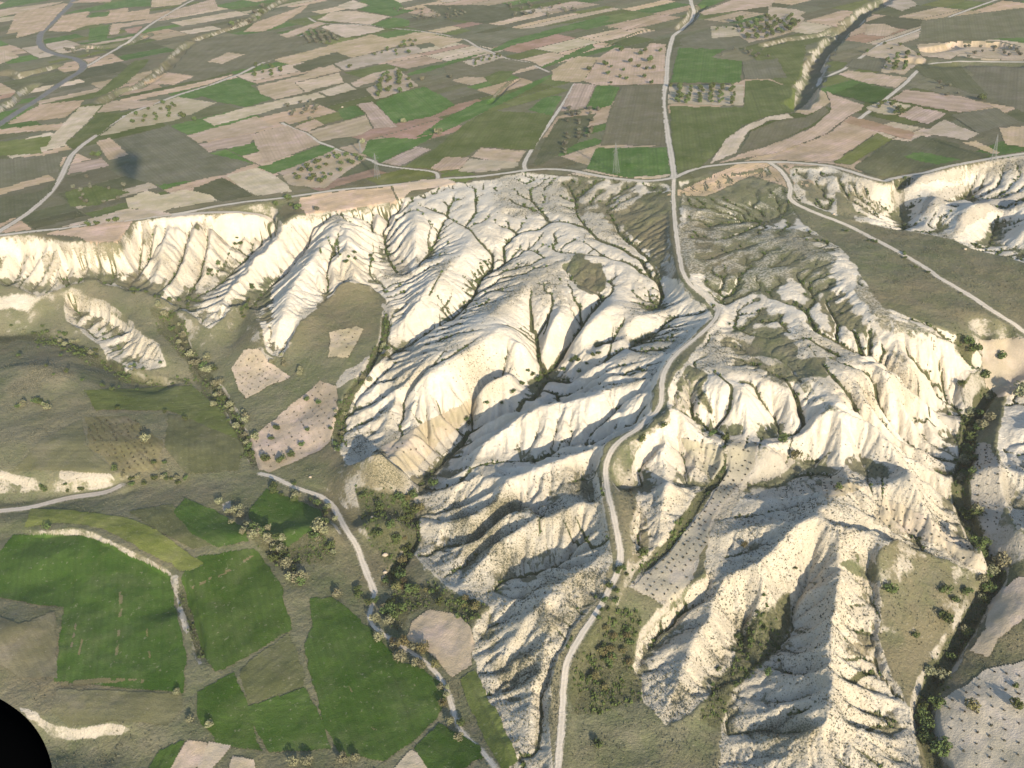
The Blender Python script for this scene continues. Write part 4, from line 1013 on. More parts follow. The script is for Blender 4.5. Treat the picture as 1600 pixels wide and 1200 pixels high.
# ------------------------------------------------------------------ fields: draped sheets cut from the ground sheet
KEY = {'T': (216, 192, 152), 'L': (228, 209, 172), 'G': (94, 132, 58), 'D': (75, 108, 40), 'Y': (130, 140, 72), 'F': (132, 130, 98),
       'B': (192, 160, 128), 'O': (110, 124, 64), 'S': (210, 188, 155), 'K': (111, 115, 78), 'V': (208, 192, 158), 'W': (198, 188, 160), 'R': (136, 130, 92), 'X': (138, 134, 88)}
FIELDS = '''
F 175,222 265,195 290,213 330,240 395,255 350,275 250,290 190,275 205,245
K 295,296 348,277 375,292 398,306 345,316
O 110,160 145,150 210,95 235,92 220,110 190,136 150,153
F -20,250 100,240 92,268 -20,302
K -20,312 60,300 92,277 80,299 38,335 -20,358
O 100,300 150,290 205,300 155,320 110,325
F 250,100 320,60 420,50 495,60 430,92 320,125 270,130
K 660,8 760,8 830,22 760,38 700,30
F 700,58 860,40 925,30 780,70
F 690,97 760,87 845,100 770,122 700,120
K 872,186 932,177 902,225 850,256 832,261 847,225
F 1062,60 1108,46 1140,68 1135,75 1062,71
O 1166,76 1260,72 1252,120 1235,138 1202,123
F 1440,32 1600,12 1620,58 1434,66
K 1425,102 1495,97 1545,150 1520,148 1440,118
F 1505,102 1620,104 1620,186 1560,158
R 132,652 200,650 255,690 250,735 190,740 140,700
T 26,20 100,5 106,6 68,48 26,60 27,51 10,54
G 0,8 25,-6 85,-6 82,0 0,14
T -20,18 60,7 100,2 95,5 0,27
T 97,25 142,16 135,28 165,26 166,17 200,12 200,19 235,13 232,30 175,36 136,40 110,50 75,49
G 136,28 144,20 173,18 168,26
G 105,20 175,4 235,-6 235,10 193,12 150,17 103,22
T 113,4 142,-6 178,-6 172,4 112,5
G 140,45 172,38 167,62 137,64
T 175,37 192,36 185,54 170,55
B 195,45 224,41 215,52 198,52
T 237,-6 305,-6 280,8 236,12
T 232,23 272,15 246,31 230,30
T 275,15 335,-2 342,14 252,32
T -20,76 8,78 32,89 10,97 -20,107
T 10,193 62,163 132,156 125,166 102,184 15,194
L 82,210 125,167 160,164 148,180 118,210 95,228 85,232 87,220 72,229
T 162,164 175,158 252,156 235,167 150,178
O 117,211 150,180 212,172 190,184 155,211 118,217
V 154,213 200,179 250,161 277,151 340,161 297,180 265,191 220,199 175,210
T 150,222 172,215 202,242 170,251
S 110,257 160,247 172,260 105,274
Y -20,224 82,212 73,230 62,230 68,240 -20,246
T -20,204 100,192 92,203 -20,212
G 285,149 320,136 350,128 385,130 427,155 385,168 340,160 315,150
T 322,97 357,82 382,85 347,100
T 222,131 262,113 305,119 272,133
L 315,187 385,168 430,158 470,150 497,145 510,152 440,168 400,180 335,197
T 292,212 400,182 428,197 400,206 310,224
S 310,225 400,207 392,225 325,238
L 196,310 230,298 250,304 290,296 330,305 342,314 270,326 250,334 200,325
L 96,355 200,325 262,332 270,336 200,345 100,355
T 190,345 208,345 205,350 195,365 185,378 140,382 125,372 70,366 90,361
L 352,275 400,262 425,272 450,288 457,300 400,307 375,292
T 400,35 452,17 485,5 470,20 440,38 412,50 380,50
L 530,8 552,0 575,9 555,16 527,12
G 552,-4 600,-6 627,5 632,15 650,16 615,26 557,16 577,9
L 495,32 517,19 555,17 610,26 580,39
G 580,39 612,27 640,31 640,41 607,45
T 437,55 497,34 510,37 472,52 450,60
L 500,42 520,38 575,40 605,46 585,51 542,60 525,54
T 425,94 580,54 607,60 650,51 727,62 687,75 672,67 650,70 615,75 550,91 525,82 455,102
K 455,104 527,82 547,91 472,114
V 522,100 550,91 612,77 650,71 662,81 590,100 540,112
T 400,135 467,119 520,101 535,111 460,130 477,145 430,156 407,147
L 461,130 530,114 537,129 478,145
L 497,144 542,130 557,140 515,151
T 547,130 582,115 595,125 557,137
V 582,115 620,106 655,135 625,145 587,157 572,140 592,130
G 585,160 625,145 662,135 695,152 712,165 675,182 625,192 617,195
G 525,172 555,165 572,179 537,189
S 557,164 582,159 592,167 622,199 585,202 573,180
S 480,206 572,180 582,202 562,212 500,221
T 457,200 492,185 507,195 480,206
T 392,210 447,196 480,209 500,226 415,256 405,254 409,247
G 402,262 420,257 500,227 525,232 510,241 462,260 427,272
V 442,276 472,262 525,235 575,247 540,270 507,295 450,290
G 565,240 575,220 607,215 650,217 680,207 675,217 595,255 587,250
S 595,255 650,229 675,234 625,261
O 627,262 675,236 695,218 725,195 762,172 800,175 865,178 835,234 815,235 752,230 733,244 672,264
G 650,215 685,190 745,160 800,145 850,120 868,114 850,128 790,160 693,207
G 635,116 650,110 717,92 767,80 725,95 670,112 640,119
G 767,78 800,62 945,24 955,28 950,33 800,72 775,82
O 757,122 780,110 805,112 790,128 770,135
G 840,107 925,68 929,75 870,100 850,107
V 722,97 775,83 790,90 740,105
T 735,246 752,231 822,236 812,252 790,254
S 672,264 695,245 735,246 718,265 687,268
V 715,268 735,248 810,254 812,261 750,271
T 470,308 530,299 610,291 622,318 540,330 480,338 465,322
L 612,290 660,281 700,280 720,288 640,300 624,316
T 862,110 902,88 935,90 912,127 897,129 862,126
T 912,127 935,90 960,75 1007,76 1017,67 1041,70 1038,132 932,134
S 875,175 897,130 932,133 915,170
G 915,170 932,134 970,135 955,165 935,172
F 955,165 972,135 1035,135 1036,165 1041,228 937,228
G 825,172 850,152 880,150 862,182
G 915,265 932,231 1042,230 1048,272 985,279
G 1047,130 1060,75 1135,77 1112,90 1160,96 1157,130
V 1045,135 1162,132 1162,166 1043,162
O 1046,166 1162,168 1164,127 1200,125 1245,140 1240,175 1200,182 1160,197 1132,225 1095,262 1058,272 1050,225
T 945,54 1020,26 1027,29 960,55
T 930,51 992,28 960,42
G 1090,8 1100,-4 1145,-4 1097,16
T 1092,20 1150,-2 1215,-4 1205,10 1100,24
V 1110,41 1150,42 1157,57 1112,61
V 1152,38 1200,25 1248,22 1258,30 1240,50 1200,62 1170,67 1152,55
F 1160,96 1215,92 1230,122 1162,124
L 1107,258 1135,217 1165,196 1200,183 1230,178 1240,185 1200,190 1170,205 1150,240
F 1152,242 1174,205 1212,190 1260,183 1290,166 1295,175 1270,195 1230,215 1200,226
T 1242,176 1262,160 1278,139 1290,145 1297,160 1292,165 1262,181
T 1290,141 1300,147 1350,165 1347,172 1330,180 1290,210 1220,238 1122,256 1152,243 1200,228 1270,200 1299,172 1296,158
T 1202,250 1220,240 1300,206 1325,183 1355,190 1372,207 1330,235 1297,254
B 1317,191 1330,182 1430,207 1423,220 1372,206
Y 1299,255 1331,236 1371,208 1395,218 1330,258
K 1332,262 1396,218 1422,221 1440,212 1500,225 1500,232 1550,242 1530,249 1450,266 1410,274 1385,278 1352,272
G 1410,245 1430,238 1455,240 1500,250 1465,258 1435,252
D 1302,147 1345,130 1397,140 1370,165 1350,160
T 1310,117 1325,110 1372,115 1420,122 1400,138 1350,130
F 1320,105 1335,92 1385,95 1378,114 1345,109
V 1346,86 1390,63 1420,75 1448,94 1425,106 1416,117 1375,114 1386,94
V 1350,170 1380,156 1425,165 1400,181 1380,180
S 1400,182 1430,166 1480,178 1450,195
V 1441,208 1475,187 1530,210 1510,220 1480,215
T 1500,223 1525,220 1567,241 1550,241
S 1390,156 1415,141 1500,150 1557,167 1500,177 1440,166
F 1485,180 1557,168 1595,192 1560,200 1530,210
T 1560,200 1640,195 1640,236 1570,226
V 1432,70 1480,66 1560,66 1620,80 1620,94 1550,93 1500,84 1485,94 1440,88
T 1355,38 1380,37 1407,47 1385,58 1350,55
V 1380,-4 1420,-2 1435,8 1410,18 1380,8
V 1200,10 1245,15 1260,20 1240,30 1200,25
F 60,690 128,655 138,700 188,742 60,735 20,738
O 130,610 300,603 345,640 378,690 262,642 150,642
K 262,648 345,650 384,700 372,735 292,742 257,700
K 200,800 270,786 300,830 340,850 300,858 245,828
F 30,975 88,955 90,1060 30,1060 0,1040 -40,950
D -60,866 0,862 20,836 60,834 130,838 172,850 206,870 246,888 266,900 272,930 279,970 288,1004 292,1030 287,1084 160,1072 84,1066 98,950 60,946 0,934 -60,936
Y 38,825 48,795 110,797 200,809 243,827 295,865 322,882 300,892 281,893 268,882 232,866 200,848 165,830 130,820 85,819
D 282,903 308,870 398,856 420,883 441,915 457,985 400,1019 336,1054 316,1020 302,970 290,935
D 270,800 289,778 333,796 384,826 390,847 340,856 297,834
D 386,802 416,764 503,796 507,817 447,856 397,834
D 308,1082 366,1050 384,1090 400,1145 412,1176 340,1163 308,1124
K 370,1048 452,988 478,1055 472,1074 387,1102
D 387,1105 480,1073 501,1120 520,1172 420,1176 402,1150
D 484,935 520,932 562,966 595,998 626,1033 664,1044 692,1070 697,1095 684,1122 652,1154 602,1190 530,1183 505,1132 480,1040 474,1005 488,980
F 90,1076 285,1084 285,1110 262,1135 180,1126 150,1131 108,1136 80,1110
V 262,1210 292,1156 325,1160 318,1185 300,1212
V 302,1212 327,1160 362,1165 350,1182 322,1212
V 352,1212 364,1182 400,1186 402,1212
D 225,1212 250,1172 284,1156 290,1158 262,1212
V 600,1212 642,1172 662,1182 675,1212
D 647,1170 686,1130 750,1165 756,1185 704,1212 676,1212
V 632,1000 645,970 670,953 715,960 735,980 742,1010 738,1040 705,1062 690,1040 665,1015
O 716,1062 741,1046 782,1120 812,1190 785,1205 748,1140
V 388,690 440,645 500,595 527,605 529,640 516,690 500,705 420,740 405,735
V 362,575 380,546 405,545 420,565 455,590 420,605 385,625 372,610
V 513,560 515,520 558,510 570,515 545,560
W 1528,532 1620,526 1620,612 1560,622 1540,605
W 1457,1140 1462,1100 1492,1080 1540,1047 1620,1028 1620,1212 1490,1212 1462,1175
V 1543,945 1562,922 1592,902 1620,900 1620,955 1562,1000 1545,1030 1514,1018 1535,985
W 594,700 700,642 742,622 748,636 720,665 690,690 652,735 630,738
X 186,925 193,926 190,970 184,1034 179,1036 186,970
X 118,975 121,976 113,1012 110,1012
X 128,1000 131,1000 124,1024 121,1024
X 228,980 231,982 236,1030 233,1030
X 95,1066 160,1060 225,1062 225,1068 160,1068 95,1073
X 545,1072 548,1072 551,1082 548,1081
X 618,1084 626,1090 625,1094
X 632,1092 634,1092 636,1098 633,1098
X 572,1130 580,1147 577,1149
X 580,1136 590,1142 586,1146
X 665,1080 668,1082 667,1093 664,1090
X 300,918 360,888 394,868 396,870 362,892 302,922
W 985,918 1045,862 1100,795 1135,742 1134,693 1182,692 1178,732 1150,762 1112,812 1108,850 1082,880 1084,905 1050,943 1005,930
W 1380,778 1440,803 1500,843 1540,882 1540,894 1520,890 1466,851 1365,815
W 1280,747 1310,745 1350,762 1320,776 1287,776
W 1057,682 1128,698 1133,722 1114,754 1090,732
'''
def field_material():
    m, nt, b = mat_new('field')
    oi = N(nt, 'ShaderNodeObjectInfo'); a = N(nt, 'ShaderNodeAttribute', attribute_name='row')
    col0 = oi.outputs['Color']; amp = oi.outputs['Alpha']
    big = noise_at(nt, 0.045, 5, .65); mid = noise_at(nt, 0.3, 3, .65); fine = noise_at(nt, 1.6, 3, .7)
    hsv = N(nt, 'ShaderNodeHueSaturation', Value=0.78, Saturation=1.05); nt.links.new(col0, hsv.inputs['Color'])
    hsv2 = N(nt, 'ShaderNodeHueSaturation', Value=1.18, Saturation=0.92, Hue=0.482); nt.links.new(col0, hsv2.inputs['Color'])
    col = mixc(nt, big, hsv.outputs[0], hsv2.outputs[0])
    hs3 = N(nt, 'ShaderNodeHueSaturation', Value=0.72); nt.links.new(col, hs3.inputs['Color'])
    # plough and drill lines run along the field, never quite straight nor even
    wob = mathn(nt, 'MULTIPLY_ADD', mid, 0.7, a.outputs['Fac'])
    s1 = mathn(nt, 'SINE', mathn(nt, 'MULTIPLY', wob, 2.6)); s2 = mathn(nt, 'SINE', mathn(nt, 'MULTIPLY', wob, 0.71))
    s = mathn(nt, 'MULTIPLY_ADD', s1, 0.3, mathn(nt, 'MULTIPLY_ADD', s2, 0.25, 0.5))
    s = mathn(nt, 'MULTIPLY', s, mathn(nt, 'MULTIPLY_ADD', big, 0.7, 0.55))
    col = mixc(nt, mathn(nt, 'MULTIPLY', s, amp, clamp=True), col, hs3.outputs[0])
    thin = noise_at(nt, 0.075, 6, .68, .50, .66)
    hs5 = N(nt, 'ShaderNodeHueSaturation', Value=1.22, Saturation=0.80, Hue=0.468); nt.links.new(col, hs5.inputs['Color'])
    col = mixc(nt, mathn(nt, 'MULTIPLY', thin, 0.65), col, hs5.outputs[0])
    tr = mathn(nt, 'PINGPONG', mathn(nt, 'MULTIPLY_ADD', mid, 0.35, a.outputs['Fac']), 5.5)
    tr = mathn(nt, 'MULTIPLY', mathn(nt, 'LESS_THAN', tr, 0.42), mathn(nt, 'MULTIPLY', amp, mathn(nt, 'MULTIPLY_ADD', big, 0.5, 0.1)))
    hs6 = N(nt, 'ShaderNodeHueSaturation', Value=0.66, Saturation=0.9); nt.links.new(col, hs6.inputs['Color'])
    col = mixc(nt, tr, col, hs6.outputs[0])
    hs4 = N(nt, 'ShaderNodeHueSaturation', Value=0.80, Saturation=0.95); nt.links.new(col, hs4.inputs['Color'])
    col = mixc(nt, mathn(nt, 'MULTIPLY', fine, 0.6), col, hs4.outputs[0])
    spot = noise_at(nt, 0.7, 3, .6, .63, .70)
    col = mixc(nt, mathn(nt, 'MULTIPLY', spot, 0.28), col, (0.42, 0.37, 0.28))
    nt.links.new(col, b.inputs['Base Color'])
    bump(nt, b, mathn(nt, 'ADD', mathn(nt, 'MULTIPLY', s, amp), fine), 0.12, 0.7)
    return m
FIELD = field_material()
NAMES = {'T': 'bare tan ploughed field', 'L': 'pale bare field', 'G': 'green wheat field', 'D': 'deep green wheat field', 'Y': 'yellowish green field',
         'F': 'grey green fallow field', 'B': 'brown ploughed field', 'O': 'olive green field', 'S': 'striped tan field', 'K': 'dark fallow field', 'V': 'pale sandy plot', 'W': 'pale vineyard plot', 'R': 'brown hillside vineyard', 'X': 'dry untilled strip'}
fcx = 0.25 * (PX[:-1, :-1] + PX[1:, :-1] + PX[:-1, 1:] + PX[1:, 1:]); fcy = 0.25 * (PY[:-1, :-1] + PY[1:, :-1] + PY[:-1, 1:] + PY[1:, 1:])
wobx = 0.8 * fbm(GX[:-1, :-1], GY[:-1, :-1], 8, 2, 1); fcx = fcx + wobx; fcy = fcy + 0.5 * wobx
ffar = RR[:-1, :-1] < 2400
FIELDPOLY = []
FMASK = np.zeros((NR - 1, NC - 1), np.uint8)
nlift = 0
for line in FIELDS.strip().splitlines():
    key, s = line.split(' ', 1); pts = P(s)
    m = in_poly(fcx, fcy, pts) & ffar
    if m.sum() < 6: continue
    pa = np.array(pts); ej, ei = np.nonzero(m); qx, qy = fcx[ej, ei], fcy[ej, ei]; de = np.full(len(qx), 1e9)
    for k in range(len(pa)):
        ax, ay = pa[k - 1]; bx, by = pa[k]; L2 = (bx - ax) ** 2 + (by - ay) ** 2 + 1e-9
        t = np.clip(((qx - ax) * (bx - ax) + (qy - ay) * (by - ay)) / L2, 0, 1)
        de = np.minimum(de, np.hypot(qx - ax - t * (bx - ax), (qy - ay - t * (by - ay)) * 1.5))
    mpp = np.hypot(RR[ej, ei], CAM_H) / FPX                    # metres per pixel there: the balk is some 0.4 to 1.2 m of grass
    drop = de * mpp < 0.2 + 1.1 * fbm(GX[ej, ei], GY[ej, ei], 5, 3, 7)
    if key != 'X': m[ej[drop], ei[drop]] = False
    else:
        bare = vnoise(GX[ej, ei], GY[ej, ei], 2.2, 3) > 0.62; m[ej[bare], ei[bare]] = False
    if m.sum() < 6: continue
    jj, ii = np.nonzero(m)
    j0, j1, i0, i1 = jj.min(), jj.max() + 2, ii.min(), ii.max() + 2
    lift = 0.06 + 0.012 * nlift / 10; nlift += 1
    sub = m[j0:j1 - 1, i0:i1 - 1]
    x, y = GX[j0:j1, i0:i1], GY[j0:j1, i0:i1]
    me, used = grid_mesh('field', x, y, GZ[j0:j1, i0:i1] + np.float32(lift + 0.00012 * RAD[j0]), sub)
    wx, wy, _z = hit([p[0] for p in pts], [p[1] for p in pts])
    e = [(math.hypot(wx[k] - wx[k - 1], wy[k] - wy[k - 1]), math.atan2(wy[k] - wy[k - 1], wx[k] - wx[k - 1])) for k in range(len(pts))]
    ang = max(e)[1]
    row = (-math.sin(ang) * x + math.cos(ang) * y).ravel()[used].astype(np.float32)
    a = me.attributes.new('row', 'FLOAT', 'POINT'); a.data.foreach_set('value', row)
    me.materials.append(FIELD)
    o = bpy.data.objects.new('field', me); C.objects.link(o); o['kind'] = 'structure'; o['label'] = NAMES[key]
    c = np.array(seen(*KEY[key])) * (1 + 0.10 * (np.random.default_rng(nlift).random() - 0.5)) * np.array([1, 1 + 0.03 * math.sin(nlift * 2.3), 1 + 0.07 * math.sin(nlift * 1.7)])
    amp = {'W': 0.12, 'R': 0.9, 'S': 0.9, 'V': 0.25, 'L': 0.35, 'T': 0.5, 'B': 0.45}.get(key, 0.55)
    o.color = (*[float(v) for v in c], amp)
    FMASK[m] = 1
    FIELDPOLY.append((key, pts, ang))
def fallow_parcels():
    ang0 = 0.62; ca, sa = math.cos(ang0), math.sin(ang0)
    uu = GX[:-1, :-1] * ca + GY[:-1, :-1] * sa; vv = -GX[:-1, :-1] * sa + GY[:-1, :-1] * ca
    uu = uu + 8 * fbm(GX[:-1, :-1], GY[:-1, :-1], 120, 2, 1); vv = vv + 8 * fbm(GX[:-1, :-1], GY[:-1, :-1], 120, 2, 4)
    free = (FMASK == 0) & (SLOPE[:-1, :-1] < 0.22) & (RR[:-1, :-1] > 560) & (RR[:-1, :-1] < 2100) & (ROADMASK[:-1, :-1] < .05) & (ROCKZ[:-1, :-1] < .02) & (np.abs(GZ[:-1, :-1]) < 3.5) & (np.abs(fcx - 800) < 900)
    g = random.Random(21); cells = []
    def split(u0, u1, v0, v1):
        a, b = u1 - u0, v1 - v0
        if a > 150 or (a > 70 and g.random() < .45 and a > b): m_ = u0 + a * g.uniform(.35, .65); split(u0, m_, v0, v1); split(m_, u1, v0, v1)
        elif b > 55 or (b > 26 and g.random() < .5): m_ = v0 + b * g.uniform(.35, .65); split(u0, u1, v0, m_); split(u0, u1, m_, v1)
        else: cells.append((u0, u1, v0, v1))
    for iu in range(-3, 9):
        for iv in range(-1, 8): split(iu * 260, iu * 260 + 260, iv * 230, iv * 230 + 230)
    n = 0
    for u0, u1, v0, v1 in cells:
        w = .5
        m = free & (uu > u0 + w) & (uu < u1 - w) & (vv > v0 + w) & (vv < v1 - w)
        if m.sum() < 120: continue
        jj, ii = np.nonzero(m); key = g.choice('FFFFKKKOOYTTTTLLGGB')
        if PY[jj, ii].mean() < -60: continue
        j0, j1, i0, i1 = jj.min(), jj.max() + 2, ii.min(), ii.max() + 2
        x, y = GX[j0:j1, i0:i1], GY[j0:j1, i0:i1]
        me, used = grid_mesh('field', x, y, GZ[j0:j1, i0:i1] + np.float32(0.05 + 0.00012 * RAD[j0]), m[j0:j1 - 1, i0:i1 - 1])
        a = me.attributes.new('row', 'FLOAT', 'POINT'); a.data.foreach_set('value', (-sa * x + ca * y).ravel()[used].astype(np.float32))
        me.materials.append(FIELD)
        o = bpy.data.objects.new('field', me); C.objects.link(o); o['kind'] = 'structure'; o['label'] = NAMES[key]
        c = np.array(seen(*KEY[key])) * g.uniform(.8, 1.2) * np.array([g.uniform(.96, 1.05), 1, g.uniform(.9, 1.06)])
        o.color = (*[float(v) for v in c], .5); n += 1
    log('parcels', n)
fallow_parcels()
log('fields', len(FIELDPOLY))
# ------------------------------------------------------------------ trees, bushes and vines
def leaf_material(name, ca, cb):
    m, nt, b = mat_new(name)
    oi = N(nt, 'ShaderNodeObjectInfo')
    n = noise_at(nt, 1.3, 2, .6, .3, .7)
    col = mixc(nt, n, ca, cb)
    h = N(nt, 'ShaderNodeHueSaturation'); nt.links.new(col, h.inputs['Color'])
    nt.links.new(mathn(nt, 'MULTIPLY_ADD', oi.outputs['Random'], 0.5, 0.78), h.inputs['Value'])
    nt.links.new(mathn(nt, 'MULTIPLY_ADD', oi.outputs['Random'], 0.05, 0.475), h.inputs['Hue'])
    nt.links.new(h.outputs[0], b.inputs['Base Color'])
    b.inputs['Roughness'].default_value = 0.8
    return m
LEAF = {'green': leaf_material('green_leaves', (0.050, 0.075, 0.024), (0.105, 0.130, 0.045)),
        'pale': leaf_material('sage_leaves', (0.150, 0.155, 0.085), (0.260, 0.250, 0.150)),
        'brown': leaf_material('budding_twigs', (0.100, 0.090, 0.040), (0.170, 0.150, 0.070)),
        'grey': leaf_material('grey_twigs', (0.085, 0.088, 0.062), (0.140, 0.138, 0.098)),
        'vine': leaf_material('vine_stocks', (0.040, 0.038, 0.028), (0.075, 0.070, 0.045))}
BARK, _nt1, _b1 = mat_new('bark'); _b1.inputs['Base Color'].default_value = (0.085, 0.065, 0.048, 1)
def mesh_from(name, co, faces, mats, mi=None, smooth=False):
    me = bpy.data.meshes.new(name); me.from_pydata([tuple(c) for c in co], [], faces)
    for m in mats: me.materials.append(m)
    if mi is not None: me.polygons.foreach_set('material_index', np.array(mi, np.int32))
    if smooth: me.polygons.foreach_set('use_smooth', np.ones(len(faces), bool))
    me.update(); return me
def tube(co, faces, p0, p1, r0, r1, n=5):
    p0 = mathutils.Vector(p0); p1 = mathutils.Vector(p1); d = (p1 - p0).normalized()
    a = d.orthogonal().normalized(); b = d.cross(a); k = len(co)
    for p, r in ((p0, r0), (p1, r1)):
        for i in range(n):
            t = 2 * math.pi * i / n; co.append(p + a * math.cos(t) * r + b * math.sin(t) * r)
    for i in range(n): faces.append((k + i, k + (i + 1) % n, k + n + (i + 1) % n, k + n + i))
    faces.append(tuple(k + n + i for i in range(n)))
def crown_geo(rng, lobes, nleaf, leaf, squash, base, width=1.0):
    """many leaf clumps spread through a few uneven lobes; unit tree = 1 m tall"""
    L = []
    for k in range(lobes):
        a = 2 * math.pi * (k + rng.random() * .7) / lobes; rr = 0.24 * width * (0.5 + rng.random() * .8) if k else 0.05
        L.append((math.cos(a) * rr, math.sin(a) * rr, base + (1 - base) * (0.30 + 0.45 * rng.random()), (0.19 + 0.13 * rng.random()) * width))
    co = []; faces = []
    for q in range(nleaf):
        x, y, z, r = L[q % lobes]
        v = rng.normal(size=3); v /= np.linalg.norm(v)
        s = r * (0.55 + 0.5 * rng.random() ** 0.5)
        c = np.array([x + v[0] * s, y + v[1] * s, max(z + v[2] * s * squash, base * .45)])
        nrm = v + rng.normal(size=3) * 0.55; nrm /= np.linalg.norm(nrm)
        t = np.cross(nrm, rng.normal(size=3)); t /= np.linalg.norm(t) + 1e-9; b = np.cross(nrm, t)
        w = leaf * (0.6 + 0.9 * rng.random()); k = len(co)
        co += [c - t * w - b * w * .7, c + t * w * .9 - b * w * .8, c + t * w + b * w * .8 + nrm * w * .3, c - t * w * .8 + b * w]
        faces.append((k, k + 1, k + 2, k + 3))
    return co, faces
def trunk_geo(rng, base, r=0.03):
    co = []; faces = []
    tube(co, faces, (0, 0, -0.12), (0.01, 0.01, base), r * 1.5, r, 6)
    for k in range(4):
        a = 2 * math.pi * k / 4 + rng.random()
        tube(co, faces, (0.01, 0.01, base * .9), (0.2 * math.cos(a), 0.2 * math.sin(a), base + 0.33 + .1 * rng.random()), r * .8, r * .25, 4)
    return co, faces
PROTO = {}
def protos(kind, nvar, lobes, nleaf, leaf, squash, base, mat, width=1.0, far=False):
    for v in range(nvar):
        rng = np.random.default_rng(hash_name(kind) + v)
        cc, cf = crown_geo(rng, lobes, nleaf, leaf, squash, base, width)
        tc, tf = trunk_geo(rng, base)
        if far:
            n = len(cc); me = mesh_from(kind, cc + list(tc), cf + [tuple(i + n for i in f) for f in tf], [LEAF[mat], BARK], [0] * len(cf) + [1] * len(tf))
            PROTO.setdefault(kind, []).append(me)
        else:
            PROTO.setdefault(kind, []).append((mesh_from('crown', cc, cf, [LEAF[mat]]), mesh_from('trunk', tc, tf, [BARK], smooth=True)))
def hash_name(s): return sum((i + 1) * ord(c) for i, c in enumerate(s))
protos('orchard_tree', 4, 5, 110, 0.085, 0.8, 0.25, 'green', 1.15, far=True)
protos('grey_tree', 3, 5, 110, 0.095, 0.8, 0.2, 'grey', 0.95, far=True)
protos('green_tree', 4, 6, 340, 0.055, 0.85, 0.22, 'green', 1.1)
protos('shrub', 4, 5, 240, 0.065, 0.7, 0.10, 'green', 1.35)
protos('willow', 4, 6, 300, 0.058, 0.85, 0.12, 'pale', 1.2)
protos('brown_shrub', 3, 5, 260, 0.055, 0.8, 0.12, 'brown', 1.2)
NTHING = [0]
def put(kind, x, y, z, h, label, cat, group, sink=0.06):
    me = PROTO[kind][rnd.randrange(len(PROTO[kind]))]
    sc = (h * rnd.uniform(.92, 1.12), h * rnd.uniform(.92, 1.12), h); rot = rnd.uniform(0, 6.283)
    if isinstance(me, tuple):
        o = bpy.data.objects.new(kind, None); o.empty_display_size = 0.3
        for nm, mm in (('crown', me[0]), ('trunk', me[1])):
            c = bpy.data.objects.new(nm, mm); C.objects.link(c); c.parent = o
    else: o = bpy.data.objects.new(kind, me)
    C.objects.link(o); o.location = (x, y, z - sink * h); o.scale = sc; o.rotation_euler = (rnd.uniform(-.06, .06), rnd.uniform(-.06, .06), rot)
    o['label'] = label; o['category'] = cat
    if group: o['group'] = group
    NTHING[0] += 1
    return o
ORD = ('first second third fourth fifth sixth seventh eighth ninth tenth eleventh twelfth thirteenth fourteenth fifteenth sixteenth seventeenth '
       'eighteenth nineteenth twentieth').split()
def ordinal(n):
    if n < 20: return ORD[n]
    n += 1; return '%d%s' % (n, 'th' if 10 <= n % 100 <= 20 else {1: 'st', 2: 'nd', 3: 'rd'}.get(n % 10, 'th'))
